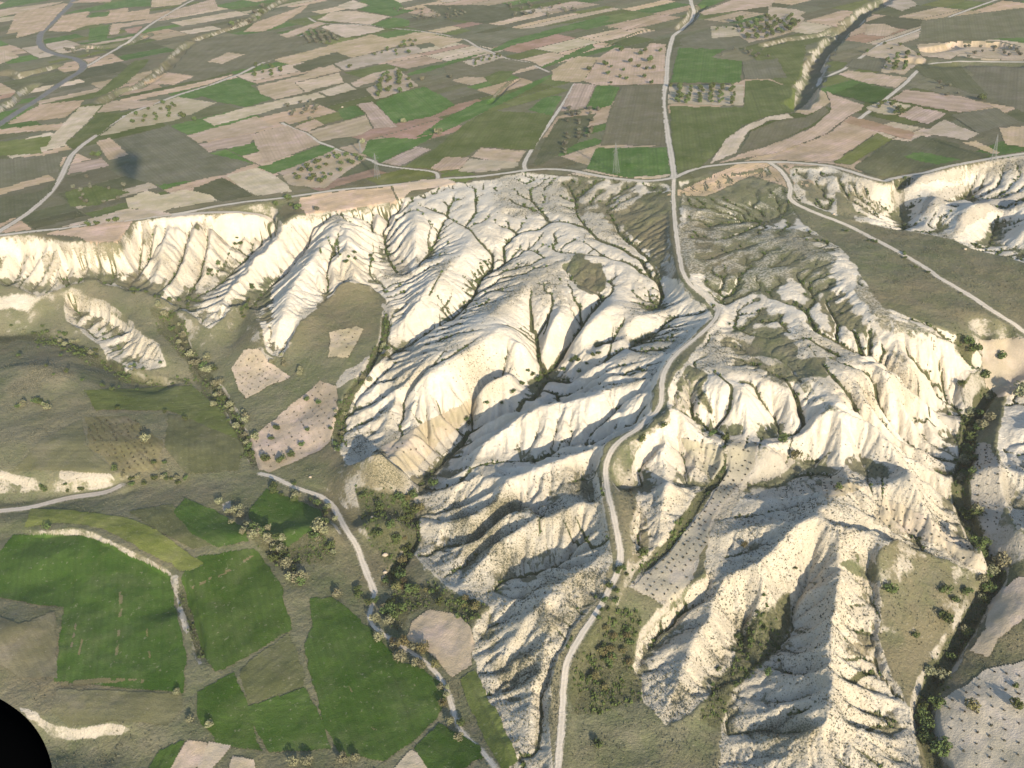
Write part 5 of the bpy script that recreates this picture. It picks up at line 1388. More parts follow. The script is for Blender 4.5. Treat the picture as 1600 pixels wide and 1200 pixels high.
# orchards: (spacing m, row spacing m, height, chance, kind, what, where, outline)
ORCHARDS = [
 (8, 9, 3.6, .55, 'orchard_tree', 'in the pale orchard inside the bend of the western farm track', '195,184 250,163 280,160 270,187 210,197'),
 (6.5, 7, 4.0, .8, 'grey_tree', 'crowded on the small plot amid the far western tan fields', '470,52 498,46 530,58 538,63 510,70 480,70'),
 (7, 8, 3.6, .7, 'orchard_tree', 'on the straw plot at the end of the thin western track', '398,100 436,100 452,108 420,122 396,120'),
 (9, 9, 3.6, .55, 'orchard_tree', 'strung along the long pale field of the northwest', '575,88 600,78 650,62 655,72 640,84 590,92'),
 (7, 8, 4.0, .7, 'orchard_tree', 'in the pale plot left of the large green field', '590,122 615,113 640,120 654,134 620,148 588,156'),
 (9, 9, 4.2, .6, 'grey_tree', 'on the grey strip above the small bright green plot', '430,170 490,156 515,165 500,190 465,185'),
 (7.5, 8.5, 3.4, .85, 'orchard_tree', 'in the sandy orchard between two green strips near the left pylon', '445,276 475,262 525,237 572,247 540,269 507,293 452,288'),
 (6, 8, 3.3, .95, 'orchard_tree', 'in the rectangular orchard right of the northern road', '1047,136 1160,134 1160,164 1046,161'),
 (7, 8, 4.6, .75, 'orchard_tree', 'in the dense northern orchard above the pale scarp', '1152,42 1200,27 1246,24 1256,31 1238,50 1198,61 1170,64'),
 (9, 9, 3.2, .6, 'orchard_tree', 'on the little tan plot north of the bright green field', '1112,42 1148,43 1150,50 1112,50'),
 (6, 7, 3.4, .75, 'orchard_tree', 'in the orchard beside the bend of the eastern track', '1385,93 1418,80 1446,92 1425,105 1412,114 1380,112'),
 (11, 11, 3.0, .4, 'orchard_tree', 'scattered over the pale plot left of the eastern orchard', '1350,84 1390,66 1415,76 1385,92'),
 (7, 7, 3.6, .8, 'orchard_tree', 'in the small plot below the dark green eastern field', '1353,169 1380,157 1422,165 1400,179'),
 (5, 7, 2.6, .75, 'orchard_tree', 'in the narrow tan plot beside the thin northern track', '726,97 775,85 787,90 742,103'),
 (9, 10, 3.6, .5, 'grey_tree', 'in rough ground at the far north below the skyline fields', '610,14 700,14 740,22 700,32 630,30'),
 (10, 11, 3.6, .45, 'grey_tree', 'in rough ground beyond the long green strip', '790,6 880,4 900,18 850,30 800,26'),
 (8, 9, 3.4, .5, 'grey_tree', 'over the dark rough grass beside the bright northern field', '1118,80 1160,74 1215,78 1210,94 1125,92'),
 (8, 8, 3.6, .55, 'grey_tree', 'on the grey fallow left of the large rim green field', '880,172 940,172 925,205 905,245 872,245'),
 (7, 8, 3.4, .65, 'orchard_tree', 'in the sandy plot on the rim above the western cliffs', '428,312 462,312 492,342 455,338 432,328'),
 (8, 9, 3.0, .45, 'grey_tree', 'among the vineyards of the far east', '1430,70 1560,68 1600,82 1590,92 1490,92'),
 (9, 9, 3.0, .4, 'grey_tree', 'over the rough western fallow above the rim road', '100,275 190,280 215,310 150,325 100,300'),
 (9, 10, 3.0, .4, 'grey_tree', 'on the terraced plot of the far east', '1420,142 1450,122 1540,142 1540,155 1490,160'),
]
def row_points(poly, sx, sy, jit, seed):
    wx, wy, _ = hit([p[0] for p in poly], [p[1] for p in poly])
    e = max((math.hypot(wx[k] - wx[k - 1], wy[k] - wy[k - 1]), math.atan2(wy[k] - wy[k - 1], wx[k] - wx[k - 1])) for k in range(len(poly)))
    ca, sa = math.cos(e[1]), math.sin(e[1]); u = wx * ca + wy * sa; v = -wx * sa + wy * ca
    U, V = np.meshgrid(np.arange(u.min(), u.max(), sx), np.arange(v.min(), v.max(), sy))
    g = np.random.default_rng(seed); U = U + g.normal(size=U.shape) * jit; V = V + g.normal(size=U.shape) * jit
    X = (U * ca - V * sa).ravel(); Y = (U * sa + V * ca).ravel(); Z = grid_z(X, Y)
    a, b = to_px(X, Y, Z); m = in_poly(a, b, poly)
    return X[m], Y[m], Z[m]
for k, (sx, sy, h, p, kind, where, s) in enumerate(ORCHARDS):
    X, Y, Z = row_points(P(s), sx, sy, 0.9, k)
    what = {'orchard_tree': 'small round green tree ', 'grey_tree': 'small grey green tree '}[kind]
    for x, y, z in zip(X, Y, Z):
        if rnd.random() < p: put(kind, x, y, z, h * rnd.uniform(.7, 1.25), what + where, 'tree', 'trees ' + where)
log('orchards', NTHING[0])
# trees one can tell apart: pixel at the foot, height, kind, label
SINGLES = [
 (946, 103, 5.5, 'green_tree', 'large round tree near the left end of the tan orchard beside the northern road'),
 (921, 111, 4.5, 'green_tree', 'leftmost lone tree of the tan orchard beside the northern road'),
 (971, 81, 5, 'green_tree', 'upper left tree of the tan orchard beside the northern road'),
 (985, 99, 5, 'green_tree', 'tree in the middle of the tan orchard beside the northern road'),
 (1001, 86, 4.5, 'green_tree', 'tree in the upper tan orchard cluster beside the northern road'),
 (1008, 81, 4, 'green_tree', 'topmost tree of the clustered trees in the tan orchard'),
 (1016, 97, 6, 'green_tree', 'biggest tree of the tan orchard, close to the northern road'),
 (1032, 81, 4, 'green_tree', 'tree in the upper right corner of the tan orchard'),
 (1021, 109, 4, 'green_tree', 'right hand tree of the pair below the biggest orchard tree'),
 (1010, 109, 3.5, 'green_tree', 'left hand tree of the pair below the biggest orchard tree'),
 (998, 106, 3.5, 'green_tree', 'small tree just left of the pair in the tan orchard'),
 (955, 106, 3, 'green_tree', 'small tree just right of the large left tree in the tan orchard'),
 (950, 117, 4, 'green_tree', 'tree below the large left tree in the tan orchard'),
 (974, 111, 3, 'green_tree', 'small tree in the middle row of the tan orchard'),
 (969, 122, 3.2, 'green_tree', 'left tree of the two low ones near the bottom of the tan orchard'),
 (979, 125, 3.2, 'green_tree', 'right tree of the two low ones near the bottom of the tan orchard'),
 (1007, 122, 4, 'green_tree', 'lone tree towards the lower right of the tan orchard'),
 (1018, 131, 3.5, 'green_tree', 'tree at the lower right edge of the tan orchard by the road'),
 (955, 131, 2.6, 'green_tree', 'small tree on the lower edge of the tan orchard'),
 (1065, 154, 6, 'green_tree', 'tall tree standing above the rectangular orchard, nearest the road'),
 (1112, 139, 6, 'green_tree', 'tall tree on the upper edge of the rectangular orchard'),
 (1155, 36, 8, 'green_tree', 'tallest tree at the left end of the dense northern orchard'),
 (1535, 157, 5, 'green_tree', 'lone dark tree at the corner of the eastern terraced vineyard'),
 (1408, 178, 5, 'green_tree', 'bushy tree beside the striped eastern plot'),
 (547, 107, 5, 'green_tree', 'lone round tree on the lower edge of the long pale field'),
 (286, 185, 6, 'green_tree', 'large round tree at the end of the pale western orchard'),
 (305, 190, 5, 'green_tree', 'second large tree right of the pale western orchard'),
 (155, 246, 5, 'green_tree', 'dark tree clump beside the small tan field and western track'),
 (146, 244, 4, 'green_tree', 'smaller dark tree left of the small tan field'),
 (685, 210, 5, 'willow', 'pale tree casting a long shadow beside the olive green field'),
 (567, 225, 4.5, 'willow', 'pale tree at the head of the green field near the left pylon'),
 (630, 192, 4, 'willow', 'pale bush on the lower edge of the large green field'),
 (660, 126, 4, 'willow', 'pale leaning tree at the right end of the pale plot'),
 (705, 122, 4.5, 'grey_tree', 'grey tree on the straw strip north of the green field'),
 (610, 30, 4, 'grey_tree', 'grey tree beside the far northern green field'),
 (138, 353, 3.2, 'shrub', 'leftmost of the four dark bushes on the tan rim field'),
 (152, 352, 3.2, 'shrub', 'second of the four dark bushes on the tan rim field'),
 (170, 347, 2.6, 'shrub', 'third and smallest of the four dark bushes on the tan rim field'),
 (182, 347, 4.0, 'shrub', 'rightmost of the four dark bushes on the tan rim field'),
 (496, 330, 4.0, 'grey_tree', 'grey leafless tree on the tan rim field east of the sandy plot'),
 (228, 690, 4.6, 'willow', 'lone pale tree casting a dark shadow on the left hillside'),
 (184, 640, 2.2, 'shrub', 'small dark bush at the top of the left hillside vineyard'),
 (290, 656, 2.4, 'shrub', 'dark bush on the grassy hillside above the valley track'),
 (258, 645, 2.0, 'shrub', 'dark bush near the upper edge of the left hillside'),
 (241, 725, 2.2, 'shrub', 'left bush of the dark pair below the left hillside vineyard'),
 (258, 725, 2.0, 'shrub', 'right bush of the dark pair below the left hillside vineyard'),
 (180, 735, 2.6, 'shrub', 'dark bush above the bare left bank'),
 (75, 826, 3.0, 'shrub', 'dark bush on the brown bank between the two green terraces'),
 (480, 628, 3.2, 'green_tree', 'tree at the upper left edge of the pale valley orchard'),
 (498, 632, 2.4, 'green_tree', 'small tree near the top of the pale valley orchard'),
 (433, 672, 3.4, 'green_tree', 'tree on the left edge of the pale valley orchard'),
 (424, 688, 2.6, 'green_tree', 'tree in the lower left of the pale valley orchard'),
 (481, 674, 2.2, 'green_tree', 'thin tree in the middle of the pale valley orchard'),
 (472, 698, 2.6, 'green_tree', 'tree in the lower middle of the pale valley orchard'),
 (517, 672, 2.2, 'green_tree', 'small tree on the right edge of the pale valley orchard'),
 (416, 722, 3.8, 'green_tree', 'left tree of the row of three at the foot of the pale valley orchard'),
 (440, 722, 4.0, 'green_tree', 'middle tree of the row of three at the foot of the pale valley orchard'),
 (456, 714, 3.4, 'green_tree', 'right tree of the row of three at the foot of the pale valley orchard'),
 (498, 830, 5.5, 'willow', 'big pale willow on the right corner of the small green field'),
 (568, 778, 2.8, 'shrub', 'left bush on the grassy slope below the stony spur'),
 (595, 795, 4.0, 'shrub', 'large rounded bush on the grassy slope below the stony spur'),
 (592, 838, 4.0, 'shrub', 'bush casting a long shadow right of the valley track'),
 (460, 758, 2.0, 'shrub', 'thin bush at the top of the valley track'),
 (631, 1010, 4.8, 'brown_shrub', 'yellowish bush at the left end of the round sandy plot'),
 (661, 1018, 4.2, 'brown_shrub', 'brown bush on the edge of the round sandy plot'),
 (624, 1032, 4.6, 'willow', 'pale bush beside the stream left of the round sandy plot'),
 (679, 1043, 3.0, 'brown_shrub', 'thin yellow green tree on the lower edge of the round sandy plot'),
 (527, 932, 3.6, 'willow', 'pale bush at the top corner of the large green field'),
 (277, 1084, 2.4, 'willow', 'small pale bush where the terrace gully ends'),
 (297, 1127, 2.4, 'willow', 'small pale bush below the fallow strip at lower left'),
 (328, 1135, 2.6, 'willow', 'low straw coloured bush left of the lower green field'),
 (458, 1194, 3.2, 'willow', 'left pale bush along the bottom edge of the green fields'),
 (481, 1192, 3.4, 'willow', 'second pale bush along the bottom edge of the green fields'),
 (536, 1190, 3.6, 'willow', 'third pale bush along the bottom edge of the green fields'),
 (556, 1188, 2.8, 'willow', 'fourth pale bush along the bottom edge of the green fields'),
 (720, 1133, 2.6, 'shrub', 'yellow green bush beside the lower stream track'),
 (704, 1130, 2.8, 'willow', 'pale bush left of the lower stream track'),
 (717, 1155, 2.8, 'willow', 'pale bush on the bend of the lower stream track'),
 (935, 1166, 3.0, 'shrub', 'dark green bush beside a pale stone patch at the bottom'),
 (1003, 869, 3.6, 'shrub', 'round dark bush where the vineyard valley meets the road'),
 (1003, 690, 3.0, 'shrub', 'dark bush tucked above the cone shaped hill'),
 (1036, 668, 2.4, 'shrub', 'dark bush on the ledge above the cone shaped hill'),
 (1243, 717, 4.2, 'brown_shrub', 'olive bush below the fluted white cliff'),
 (1225, 690, 3.4, 'shrub', 'dark green bush at the foot of the fluted white cliff'),
 (1133, 688, 3.6, 'shrub', 'dark green bush in the cleft above the vineyard'),
 (1112, 681, 2.6, 'shrub', 'low green bush on the rim of the cone shaped hill'),
 (1310, 764, 2.6, 'shrub', 'bush in the little vineyard amid the white hills'),
 (1162, 855, 2.4, 'brown_shrub', 'brown bush in the shaded hollow right of the vineyard'),
 (1565, 562, 4.4, 'green_tree', 'round tree on the pale eastern plot'),
 (1538, 592, 4.6, 'green_tree', 'round tree at the corner of the pale eastern plot'),
 (1501, 603, 3.2, 'shrub', 'green bush on the white spur above the eastern plot'),
 (1522, 552, 5.5, 'green_tree', 'tall dark tree at the top of the eastern stream'),
 (1513, 540, 4.5, 'green_tree', 'dark tree left of the tall one at the top of the eastern stream'),
 (1597, 620, 7, 'willow', 'large olive tree at the right edge by the eastern stream'),
 (1535, 668, 4.0, 'willow', 'pale bush in the shaded bend of the eastern stream'),
 (1547, 656, 4.0, 'willow', 'larger pale bush in the shaded bend of the eastern stream'),
 (1519, 722, 5.0, 'green_tree', 'tall dark tree in the narrow part of the eastern stream'),
 (1530, 858, 6, 'green_tree', 'dark wide tree where the eastern stream bends right'),
 (1563, 885, 6.5, 'willow', 'big grey green tree on the outer bend of the eastern stream'),
 (1545, 925, 5, 'green_tree', 'dark tree hanging over the lower bend of the eastern stream'),
 (1478, 972, 5.2, 'green_tree', 'large round bush on the slope left of the eastern stream'),
 (1390, 925, 4.2, 'shrub', 'dark bush on the meadow east of the long white spine'),
 (1476, 926, 3.4, 'shrub', 'left bush of the three on the bare plot above the stream'),
 (1510, 928, 3.2, 'shrub', 'right bush of the three on the bare plot above the stream'),
 (1492, 941, 2.8, 'shrub', 'lowest bush of the three on the bare plot above the stream'),
 (1430, 995, 2.4, 'shrub', 'small dark bush in the middle of the eastern meadow'),
 (1452, 1052, 3.4, 'willow', 'left pale bush at the foot of the eastern meadow'),
 (1470, 1060, 4.4, 'willow', 'right and larger pale bush at the foot of the eastern meadow'),
 (1519, 1112, 4.4, 'brown_shrub', 'yellowish bush with a long shadow on the southeastern plot'),
 (1588, 1108, 4.4, 'green_tree', 'dark green bush with a long shadow at the right edge of the southeastern plot'),
 (1586, 1074, 2.0, 'shrub', 'small bush at the top of the southeastern plot'),
 (1468, 1178, 6.0, 'green_tree', 'wide dark tree where the stream leaves the picture'),
 (1462, 1105, 4.6, 'green_tree', 'dark tree in the stream below the pale bushes'),
 (1445, 1160, 5.0, 'shrub', 'dark thicket left of the stream near the bottom'),
]
CATS = {'green_tree': 'tree', 'orchard_tree': 'tree', 'grey_tree': 'tree', 'willow': 'willow', 'shrub': 'shrub', 'brown_shrub': 'shrub'}
sx_, sy_, sz_ = hit([q[0] for q in SINGLES], [q[1] for q in SINGLES])
for (a, b, h, kind, label), x, y, z in zip(SINGLES, sx_, sy_, sz_):
    o = put(kind, x, y, z, h, label, CATS[kind], None)
    if kind == 'grey_tree': o.name = 'grey_tree'
# belts along streams and hedges: (count, spread m, size range, kinds, where, outline from the upper end)
BELTS = [
 (18, 4.0, (1.4, 3.0), 'shrub willow', 'in the winding gully of the left valley', '5,520 60,516 105,535 155,560 200,580 250,594 300,602 345,622'),
 (10, 3.0, (1.4, 2.8), 'shrub', 'along the hollow above the valley track', '0,770 60,768 120,765 200,752 300,748'),
 (10, 8.0, (1.2, 2.4), 'shrub', 'on the rough brow under the white knolls', '30,560 90,580 130,600 230,620'),
 (44, 5.0, (1.8, 4.2), 'willow shrub willow', ' along the western stream', '255,480 268,505 284,528 300,555 318,582 338,610 356,640 374,665 388,690 400,718'),
 (30, 4.0, (2.4, 4.4), 'willow willow shrub', 'in the hedge between small green fields', '392,832 420,845 445,868 458,890 470,912'),
 (26, 3.0, (1.8, 3.4), 'willow shrub', 'in the valley track hedge', '420,755 455,775 490,785 512,803 506,828 508,850 522,872 545,885'),
 (14, 4.5, (2.2, 4.0), 'willow shrub', 'where track meets stream', '560,930 590,945 612,950 604,975 585,1000'),
 (10, 3.0, (1.8, 3.4), 'willow brown_shrub', 'past the round sandy plot', '600,995 620,1018 652,1032 685,1062 700,1100'),
 (24, 7.0, (1.8, 4.2), 'shrub shrub brown_shrub', 'in the green hollow', '655,755 640,800 625,850 610,895 590,930'),
 (18, 6.0, (1.6, 3.4), 'shrub brown_shrub', 'in the thicket above the sandy plot', '615,905 650,925 690,935 740,950'),
 (40, 3.2, (2.2, 4.8), 'shrub shrub willow', 'along the eastern stream', '1560,612 1530,635 1514,668 1512,715 1502,750 1514,800 1535,845 1560,872 1550,905 1525,955 1503,1005 1468,1060 1447,1110 1458,1165 1475,1198'),
 (22, 3.0, (1.4, 2.8), 'shrub', 'on the shaded canyon floor', '960,545 900,570 850,585 800,604 750,625 715,668'),
 (18, 3.0, (1.6, 3.2), 'willow shrub', 'beside the pale valley orchard', '612,540 588,580 555,605 533,640 525,690 515,725'),
 (9, 3.0, (1.8, 3.0), 'willow', 'below the terraced vineyard', '432,560 452,576 470,582 462,590'),
 (9, 3.0, (2.0, 3.4), 'willow shrub', 'on the brow of the left hill', '15,640 40,632 60,630 78,640'),
 (10, 2.5, (1.4, 2.6), 'shrub', 'beside the road below the vineyard', '972,888 962,920 948,950 936,980'),
 (24, 9.0, (1.2, 2.8), 'shrub brown_shrub', 'right of the lower road', '935,975 960,1000 940,1040 925,1075'),
 (9, 3.0, (1.4, 2.6), 'shrub willow', 'at the foot of the left hillside', '195,752 230,745 270,752 330,756'),
 (10, 3.0, (2.0, 3.4), 'willow', 'beside the bare knoll', '338,785 360,800 385,822 398,838'),
 (20, 7.0, (3.5, 7.0), 'grey_tree grey_tree orchard_tree', 'along the far northwestern ravine', '290,72 320,56 350,46 380,36 420,16'),
 (9, 6.0, (3.0, 5.0), 'grey_tree', 'beside the bend of the paved road', '100,78 115,80 132,84 150,92'),
 (10, 3.0, (1.6, 3.0), 'shrub', 'at the foot of the western cliffs', '205,452 240,466 285,470 300,480'),
 (9, 2.5, (1.6, 2.8), 'shrub', 'in the shaded western cleft', '322,432 345,410 362,390 378,372'),
 (8, 3.0, (1.6, 2.8), 'shrub', 'in the second western cleft', '405,440 390,465 376,505 362,530'),
 (8, 4.0, (1.4, 2.6), 'shrub', 'around the grassy pocket', '490,405 505,412 580,400 592,415 606,418'),
 (14, 12.0, (1.0, 2.2), 'shrub', 'on the gully floor', '1215,935 1195,985 1160,1040 1135,1090'),
 (10, 4.0, (1.0, 2.0), 'shrub', 'along the straight meadow track', '1330,360 1400,395 1480,445 1530,480'),
 (12, 16.0, (1.2, 2.4), 'shrub', 'below the white knolls', '60,480 110,545 200,600 280,580'),
]
for n, spread, (h0, h1), kinds, where, s in BELTS:
    x, y = path_world(P(s), 1.0, 3); kk = kinds.split(); cnt = {}
    tt = np.sort(np.array([rnd.random() for _ in range(n)])); ii = (tt * (len(x) - 1)).astype(int)
    for i in ii:
        kind = kk[rnd.randrange(len(kk))]
        a = x[i] + rnd.gauss(0, spread * .5); b = y[i] + rnd.gauss(0, spread * .5); z = float(grid_z(np.array([a]), np.array([b]))[0])
        look = {'willow': 'pale sage bush', 'shrub': 'dark green bush', 'brown_shrub': 'olive brown bush', 'grey_tree': 'grey green tree', 'orchard_tree': 'dark green tree'}[kind]
        c = cnt.get(kind, 0); cnt[kind] = c + 1
        put(kind, a, b, z, rnd.uniform(h0, h1), f'{look} {where}, {ordinal(c)} such from its top', CATS[kind], look.split(' ', 1)[0] + ' ' + look.split()[-1] + ('s' if not look.endswith('h') else 'es') + ' ' + where)
log('belts', NTHING[0])
# low scrub: far too many tufts to count
def tuft_mass(name, label, X, Y, Z, size, mat, seed, parts=5):
    g = np.random.default_rng(seed); n = len(X)
    co = []; 
    ang = g.random((n, parts)) * 6.283
    nv = parts * 3
    V = np.zeros((n, parts, 3, 3), np.float32)
    r = size[:, None] * (0.25 + 0.45 * g.random((n, parts)))
    bx = X[:, None] + np.cos(ang) * r * .6; by = Y[:, None] + np.sin(ang) * r * .6
    hh = size[:, None] * (0.45 + 0.6 * g.random((n, parts)))
    a2 = g.random((n, parts)) * 6.283; w = size[:, None] * 0.42
    V[:, :, 0] = np.stack([bx - np.cos(a2) * w, by - np.sin(a2) * w, Z[:, None] - 0.08 + 0 * bx], -1)
    V[:, :, 1] = np.stack([bx + np.cos(a2) * w, by + np.sin(a2) * w, Z[:, None] - 0.08 + 0 * bx], -1)
    V[:, :, 2] = np.stack([bx + g.normal(size=(n, parts)) * w * .6, by + g.normal(size=(n, parts)) * w * .6, Z[:, None] + hh], -1)
    co = V.reshape(-1, 3); m = n * parts
    me = bpy.data.meshes.new(name)
    me.vertices.add(len(co)); me.vertices.foreach_set('co', co.ravel())
    me.loops.add(m * 3); me.loops.foreach_set('vertex_index', np.arange(m * 3, dtype=np.int32))
    me.polygons.add(m); me.polygons.foreach_set('loop_start', np.arange(0, m * 3, 3, dtype=np.int32))
    me.update(calc_edges=True); me.materials.append(mat)
    o = bpy.data.objects.new(name, me); C.objects.link(o); o['kind'] = 'stuff'; o['label'] = label
    return o
def at_grid(A, x, y):
    r = np.hypot(x, y); th = np.arctan2(x, y)
    v = np.clip(np.interp(r, RAD, np.arange(NR)), 0, NR - 1).astype(int); u = np.clip((th - ANG[0]) / (ANG[1] - ANG[0]), 0, NC - 1).astype(int)
    return A[v, u]
_g = np.random.default_rng(5)
n0 = 1300000
sx0 = _g.uniform(-260, 330, n0); sy0 = _g.uniform(165, 640, n0)
dens = np.maximum(at_grid(SCRUB, sx0, sy0) * .75, np.maximum(at_grid(VEG, sx0, sy0) * .8, 0.13 * (1 - at_grid(ROCK, sx0, sy0))))
dens *= 0.12 + 2.4 * np.clip(fbm(sx0, sy0, 10, 4, 3) + .3, 0, 1)
_fm = np.zeros((NR, NC), np.float32); _fm[:-1, :-1] = FMASK
dens *= (1 - np.clip(at_grid(_fm, sx0, sy0), 0, 1)) * (1 - at_grid(ROADMASK, sx0, sy0)) 
keep = _g.random(n0) < dens * np.clip(1.25 - np.hypot(sx0, sy0) / 700, .25, 1)
X, Y = sx0[keep], sy0[keep]; Z = grid_z(X, Y)
tuft_mass('scrub', 'low olive scrub dotted over the white hills and gullies', X, Y, Z, (0.18 + 0.45 * _g.random(len(X)) ** 2.8).astype(np.float32), LEAF['grey'], 3)
log('scrub', len(X))
kb = (_g.random(n0) < 0.16 * at_grid(VEG, sx0, sy0) * (1 - at_grid(ROADMASK, sx0, sy0)) * np.clip(fbm(sx0, sy0, 6, 2, 2) * 1.6 + .6, 0, 1.3) * (at_grid(_fm, sx0, sy0) < .1))
X, Y = sx0[kb], sy0[kb]; Z = grid_z(X, Y)
tuft_mass('undergrowth', 'dense dark green undergrowth filling the gully beds and hollows', X, Y, Z, (0.5 + 0.9 * _g.random(len(X)) ** 2).astype(np.float32), LEAF['green'], 4, 8)
log('undergrowth', len(X))
# vines: the nearest as plants of their own, the rest as one mass
VINEYARDS = [(2.5, 'in the sandy vineyard of the central valley', FIELDPOLY[-4][1]), (2.6, 'in the vineyard strip under the fluted eastern hill', FIELDPOLY[-3][1]),
             (2.6, 'in the tiny vineyard amid the white hills', FIELDPOLY[-2][1]), (2.6, 'in the vineyard on the shoulder of the cone shaped hill', FIELDPOLY[-1][1]),
             (2.7, 'in the round topped vineyard of the western valley', P('362,575 380,546 405,545 420,565 455,590 420,605 385,625 372,610')),
             (3.2, 'in the terraced vineyard plot of the western valley', P('513,560 515,520 558,510 570,515 545,560')),
             (3.4, 'in the pale valley orchard below the canyon', P('392,690 440,648 500,598 525,607 527,640 514,690 500,703 420,738')),
             (3.6, 'in the canyon floor plot', P('620,700 700,650 735,630 700,670 650,725')),
             (3.6, 'on the pale southeastern plot', P('1462,1140 1492,1085 1540,1050 1600,1032 1600,1195 1490,1200')),
             (3.0, 'on the rough strip beside the eastern stream', P('1515,690 1553,692 1572,760 1560,828 1540,838 1518,780')),
             (2.8, 'on the left hillside vineyard', P('138,655 215,655 250,720 200,740 140,700')),
             (2.6, 'beside the main road above the vineyard', P('975,735 990,735 1000,800 995,860 985,830'))]
vx = []; vl = []
for k, (sp, where, poly) in enumerate(VINEYARDS):
    X, Y, Z = row_points(poly, sp, sp * 1.05, 0.22, 40 + k)
    for x, y, z in zip(X, Y, Z):
        if rnd.random() < .9: vx.append((math.hypot(x, y), x, y, z, where))
vx.sort()
rng = np.random.default_rng(9)
for v in range(3):
    cc, cf = crown_geo(rng, 3, 26, 0.14, 0.7, 0.15, 1.3); PROTO.setdefault('vine', []).append(mesh_from('vine', cc, cf, [LEAF['vine']]))
for r_, x, y, z, where in vx[:290]:
    put('vine', x, y, z, rnd.uniform(.55, .95), 'low dark vine stock ' + where, 'vine', 'vines ' + where)
A_ = np.array([q[1:4] for q in vx[290:]])
if len(A_): tuft_mass('vines', 'rows of small dark vine stocks farther off', A_[:, 0], A_[:, 1], A_[:, 2], np.full(len(A_), .8, np.float32) * _g.uniform(.7, 1.3, len(A_)).astype(np.float32), LEAF['vine'], 8, 6)
log('vines', len(vx))

# ------------------------------------------------------------------ lattice pylons
STEEL, _n2, _b2 = mat_new('galvanised_steel'); _b2.inputs['Base Color'].default_value = (0.24, 0.25, 0.25, 1); _b2.inputs['Metallic'].default_value = 0.3; _b2.inputs['Roughness'].default_value = 0.6
def pylon(px, py, h, label, rot):
    x, y, z = (float(v[0]) for v in hit(px, py))
    o = bpy.data.objects.new('pylon', None); C.objects.link(o); o.location = (x, y, z); o.rotation_euler = (0, 0, rot)
    o['label'] = label; o['category'] = 'pylon'; o['group'] = 'lattice pylons crossing the fields'
    def part(nm, segs, r):
        co = []; fc = []
        for a, b in segs: tube(co, fc, a, b, r, r, 4)
        c = bpy.data.objects.new(nm, mesh_from(nm, co, fc, [STEEL])); C.objects.link(c); c.parent = o
    w0, w1 = h * .085, h * .02
    def w(t): return w0 + (w1 - w0) * min(1, t / .8) if t < .8 else w1
    for a, b in ((1, 1), (1, -1), (-1, 1), (-1, -1)):
        part('leg', [((a * w0, b * w0, -.6), (a * w1, b * w1, h * .8)), ((a * w1, b * w1, h * .8), (a * .05, b * .05, h))], .075)
    segs = []; ts = [0, .14, .27, .38, .48, .57, .65, .73, .8, .88]
    for t0, t1 in zip(ts[:-1], ts[1:]):
        for a, b, c, d in ((1, 1, 1, -1), (1, -1, -1, -1), (-1, -1, -1, 1), (-1, 1, 1, 1)):
            segs += [((a * w(t0), b * w(t0), t0 * h), (c * w(t1), d * w(t1), t1 * h)), ((c * w(t0), d * w(t0), t0 * h), (a * w(t1), b * w(t1), t1 * h)), ((a * w(t1), b * w(t1), t1 * h), (c * w(t1), d * w(t1), t1 * h))]
    part('bracing', segs, .03)
    for t, L in ((.66, .15), (.77, .19), (.88, .13)):
        part('cross_arm', [((-L * h, 0, t * h), (L * h, 0, t * h)), ((-L * h, 0, t * h), (0, 0, (t + .05) * h)), ((L * h, 0, t * h), (0, 0, (t + .05) * h)),
                           ((-L * h, 0, t * h), (-L * h, 0, (t - .045) * h)), ((L * h, 0, t * h), (L * h, 0, (t - .045) * h))], .05)
pylon(963, 271, 19, 'tall grey lattice pylon in the green field left of the road junction', .9)
pylon(590, 278, 16, 'grey lattice pylon on the grassy strip above the western rim road', .9)
pylon(564, 240, 9, 'small grey lattice pylon behind the sandy orchard', .9)
pylon(1552, 252, 16, 'grey lattice pylon at the far eastern road junction', .9)

# ------------------------------------------------------------------ pale boulders
ROCKM, _n3, _b3 = mat_new('boulder'); _b3.inputs['Base Color'].default_value = (0.42, 0.35, 0.27, 1)
for px, py, s, label in ((485, 746, 1.0, 'pinkish boulder lying alone in the grass beside the valley orchard'), (1303, 335, 1.1, 'white boulder on the green meadow below the eastern rim'),
                         (1508, 390, 1.2, 'white boulder at the edge of the small walled plot'), (350, 618, 1.0, 'white boulder beside the western stream'),
                         (582, 809, 1.1, 'tan boulder right of the valley track'), (602, 868, 1.6, 'tall tan rock beside the dry stream'), (602, 895, 1.2, 'lower tan rock beside the dry stream'),
                         (535, 168, 1.3, 'small white stone hut sized block by the bright green plot')):
    x, y, z = (float(v[0]) for v in hit(px, py))
    g = np.random.default_rng(px); co = []; fc = []
    nu, nv = 10, 7
    for j in range(nv):
        for i in range(nu):
            t = math.pi * j / (nv - 1); f = 2 * math.pi * i / nu; q = .6 * s * (0.8 + 0.4 * g.random())
            co.append((q * math.sin(t) * math.cos(f) * 1.2, q * math.sin(t) * math.sin(f), q * math.cos(t) * .8))
    for j in range(nv - 1):
        for i in range(nu): fc.append((j * nu + i, (j + 1) * nu + i, (j + 1) * nu + (i + 1) % nu, j * nu + (i + 1) % nu))
    o = bpy.data.objects.new('boulder', mesh_from('boulder', co, fc, [ROCKM], smooth=True)); C.objects.link(o); o.location = (x, y, z + .25 * s)
    o['label'] = label; o['category'] = 'boulder'

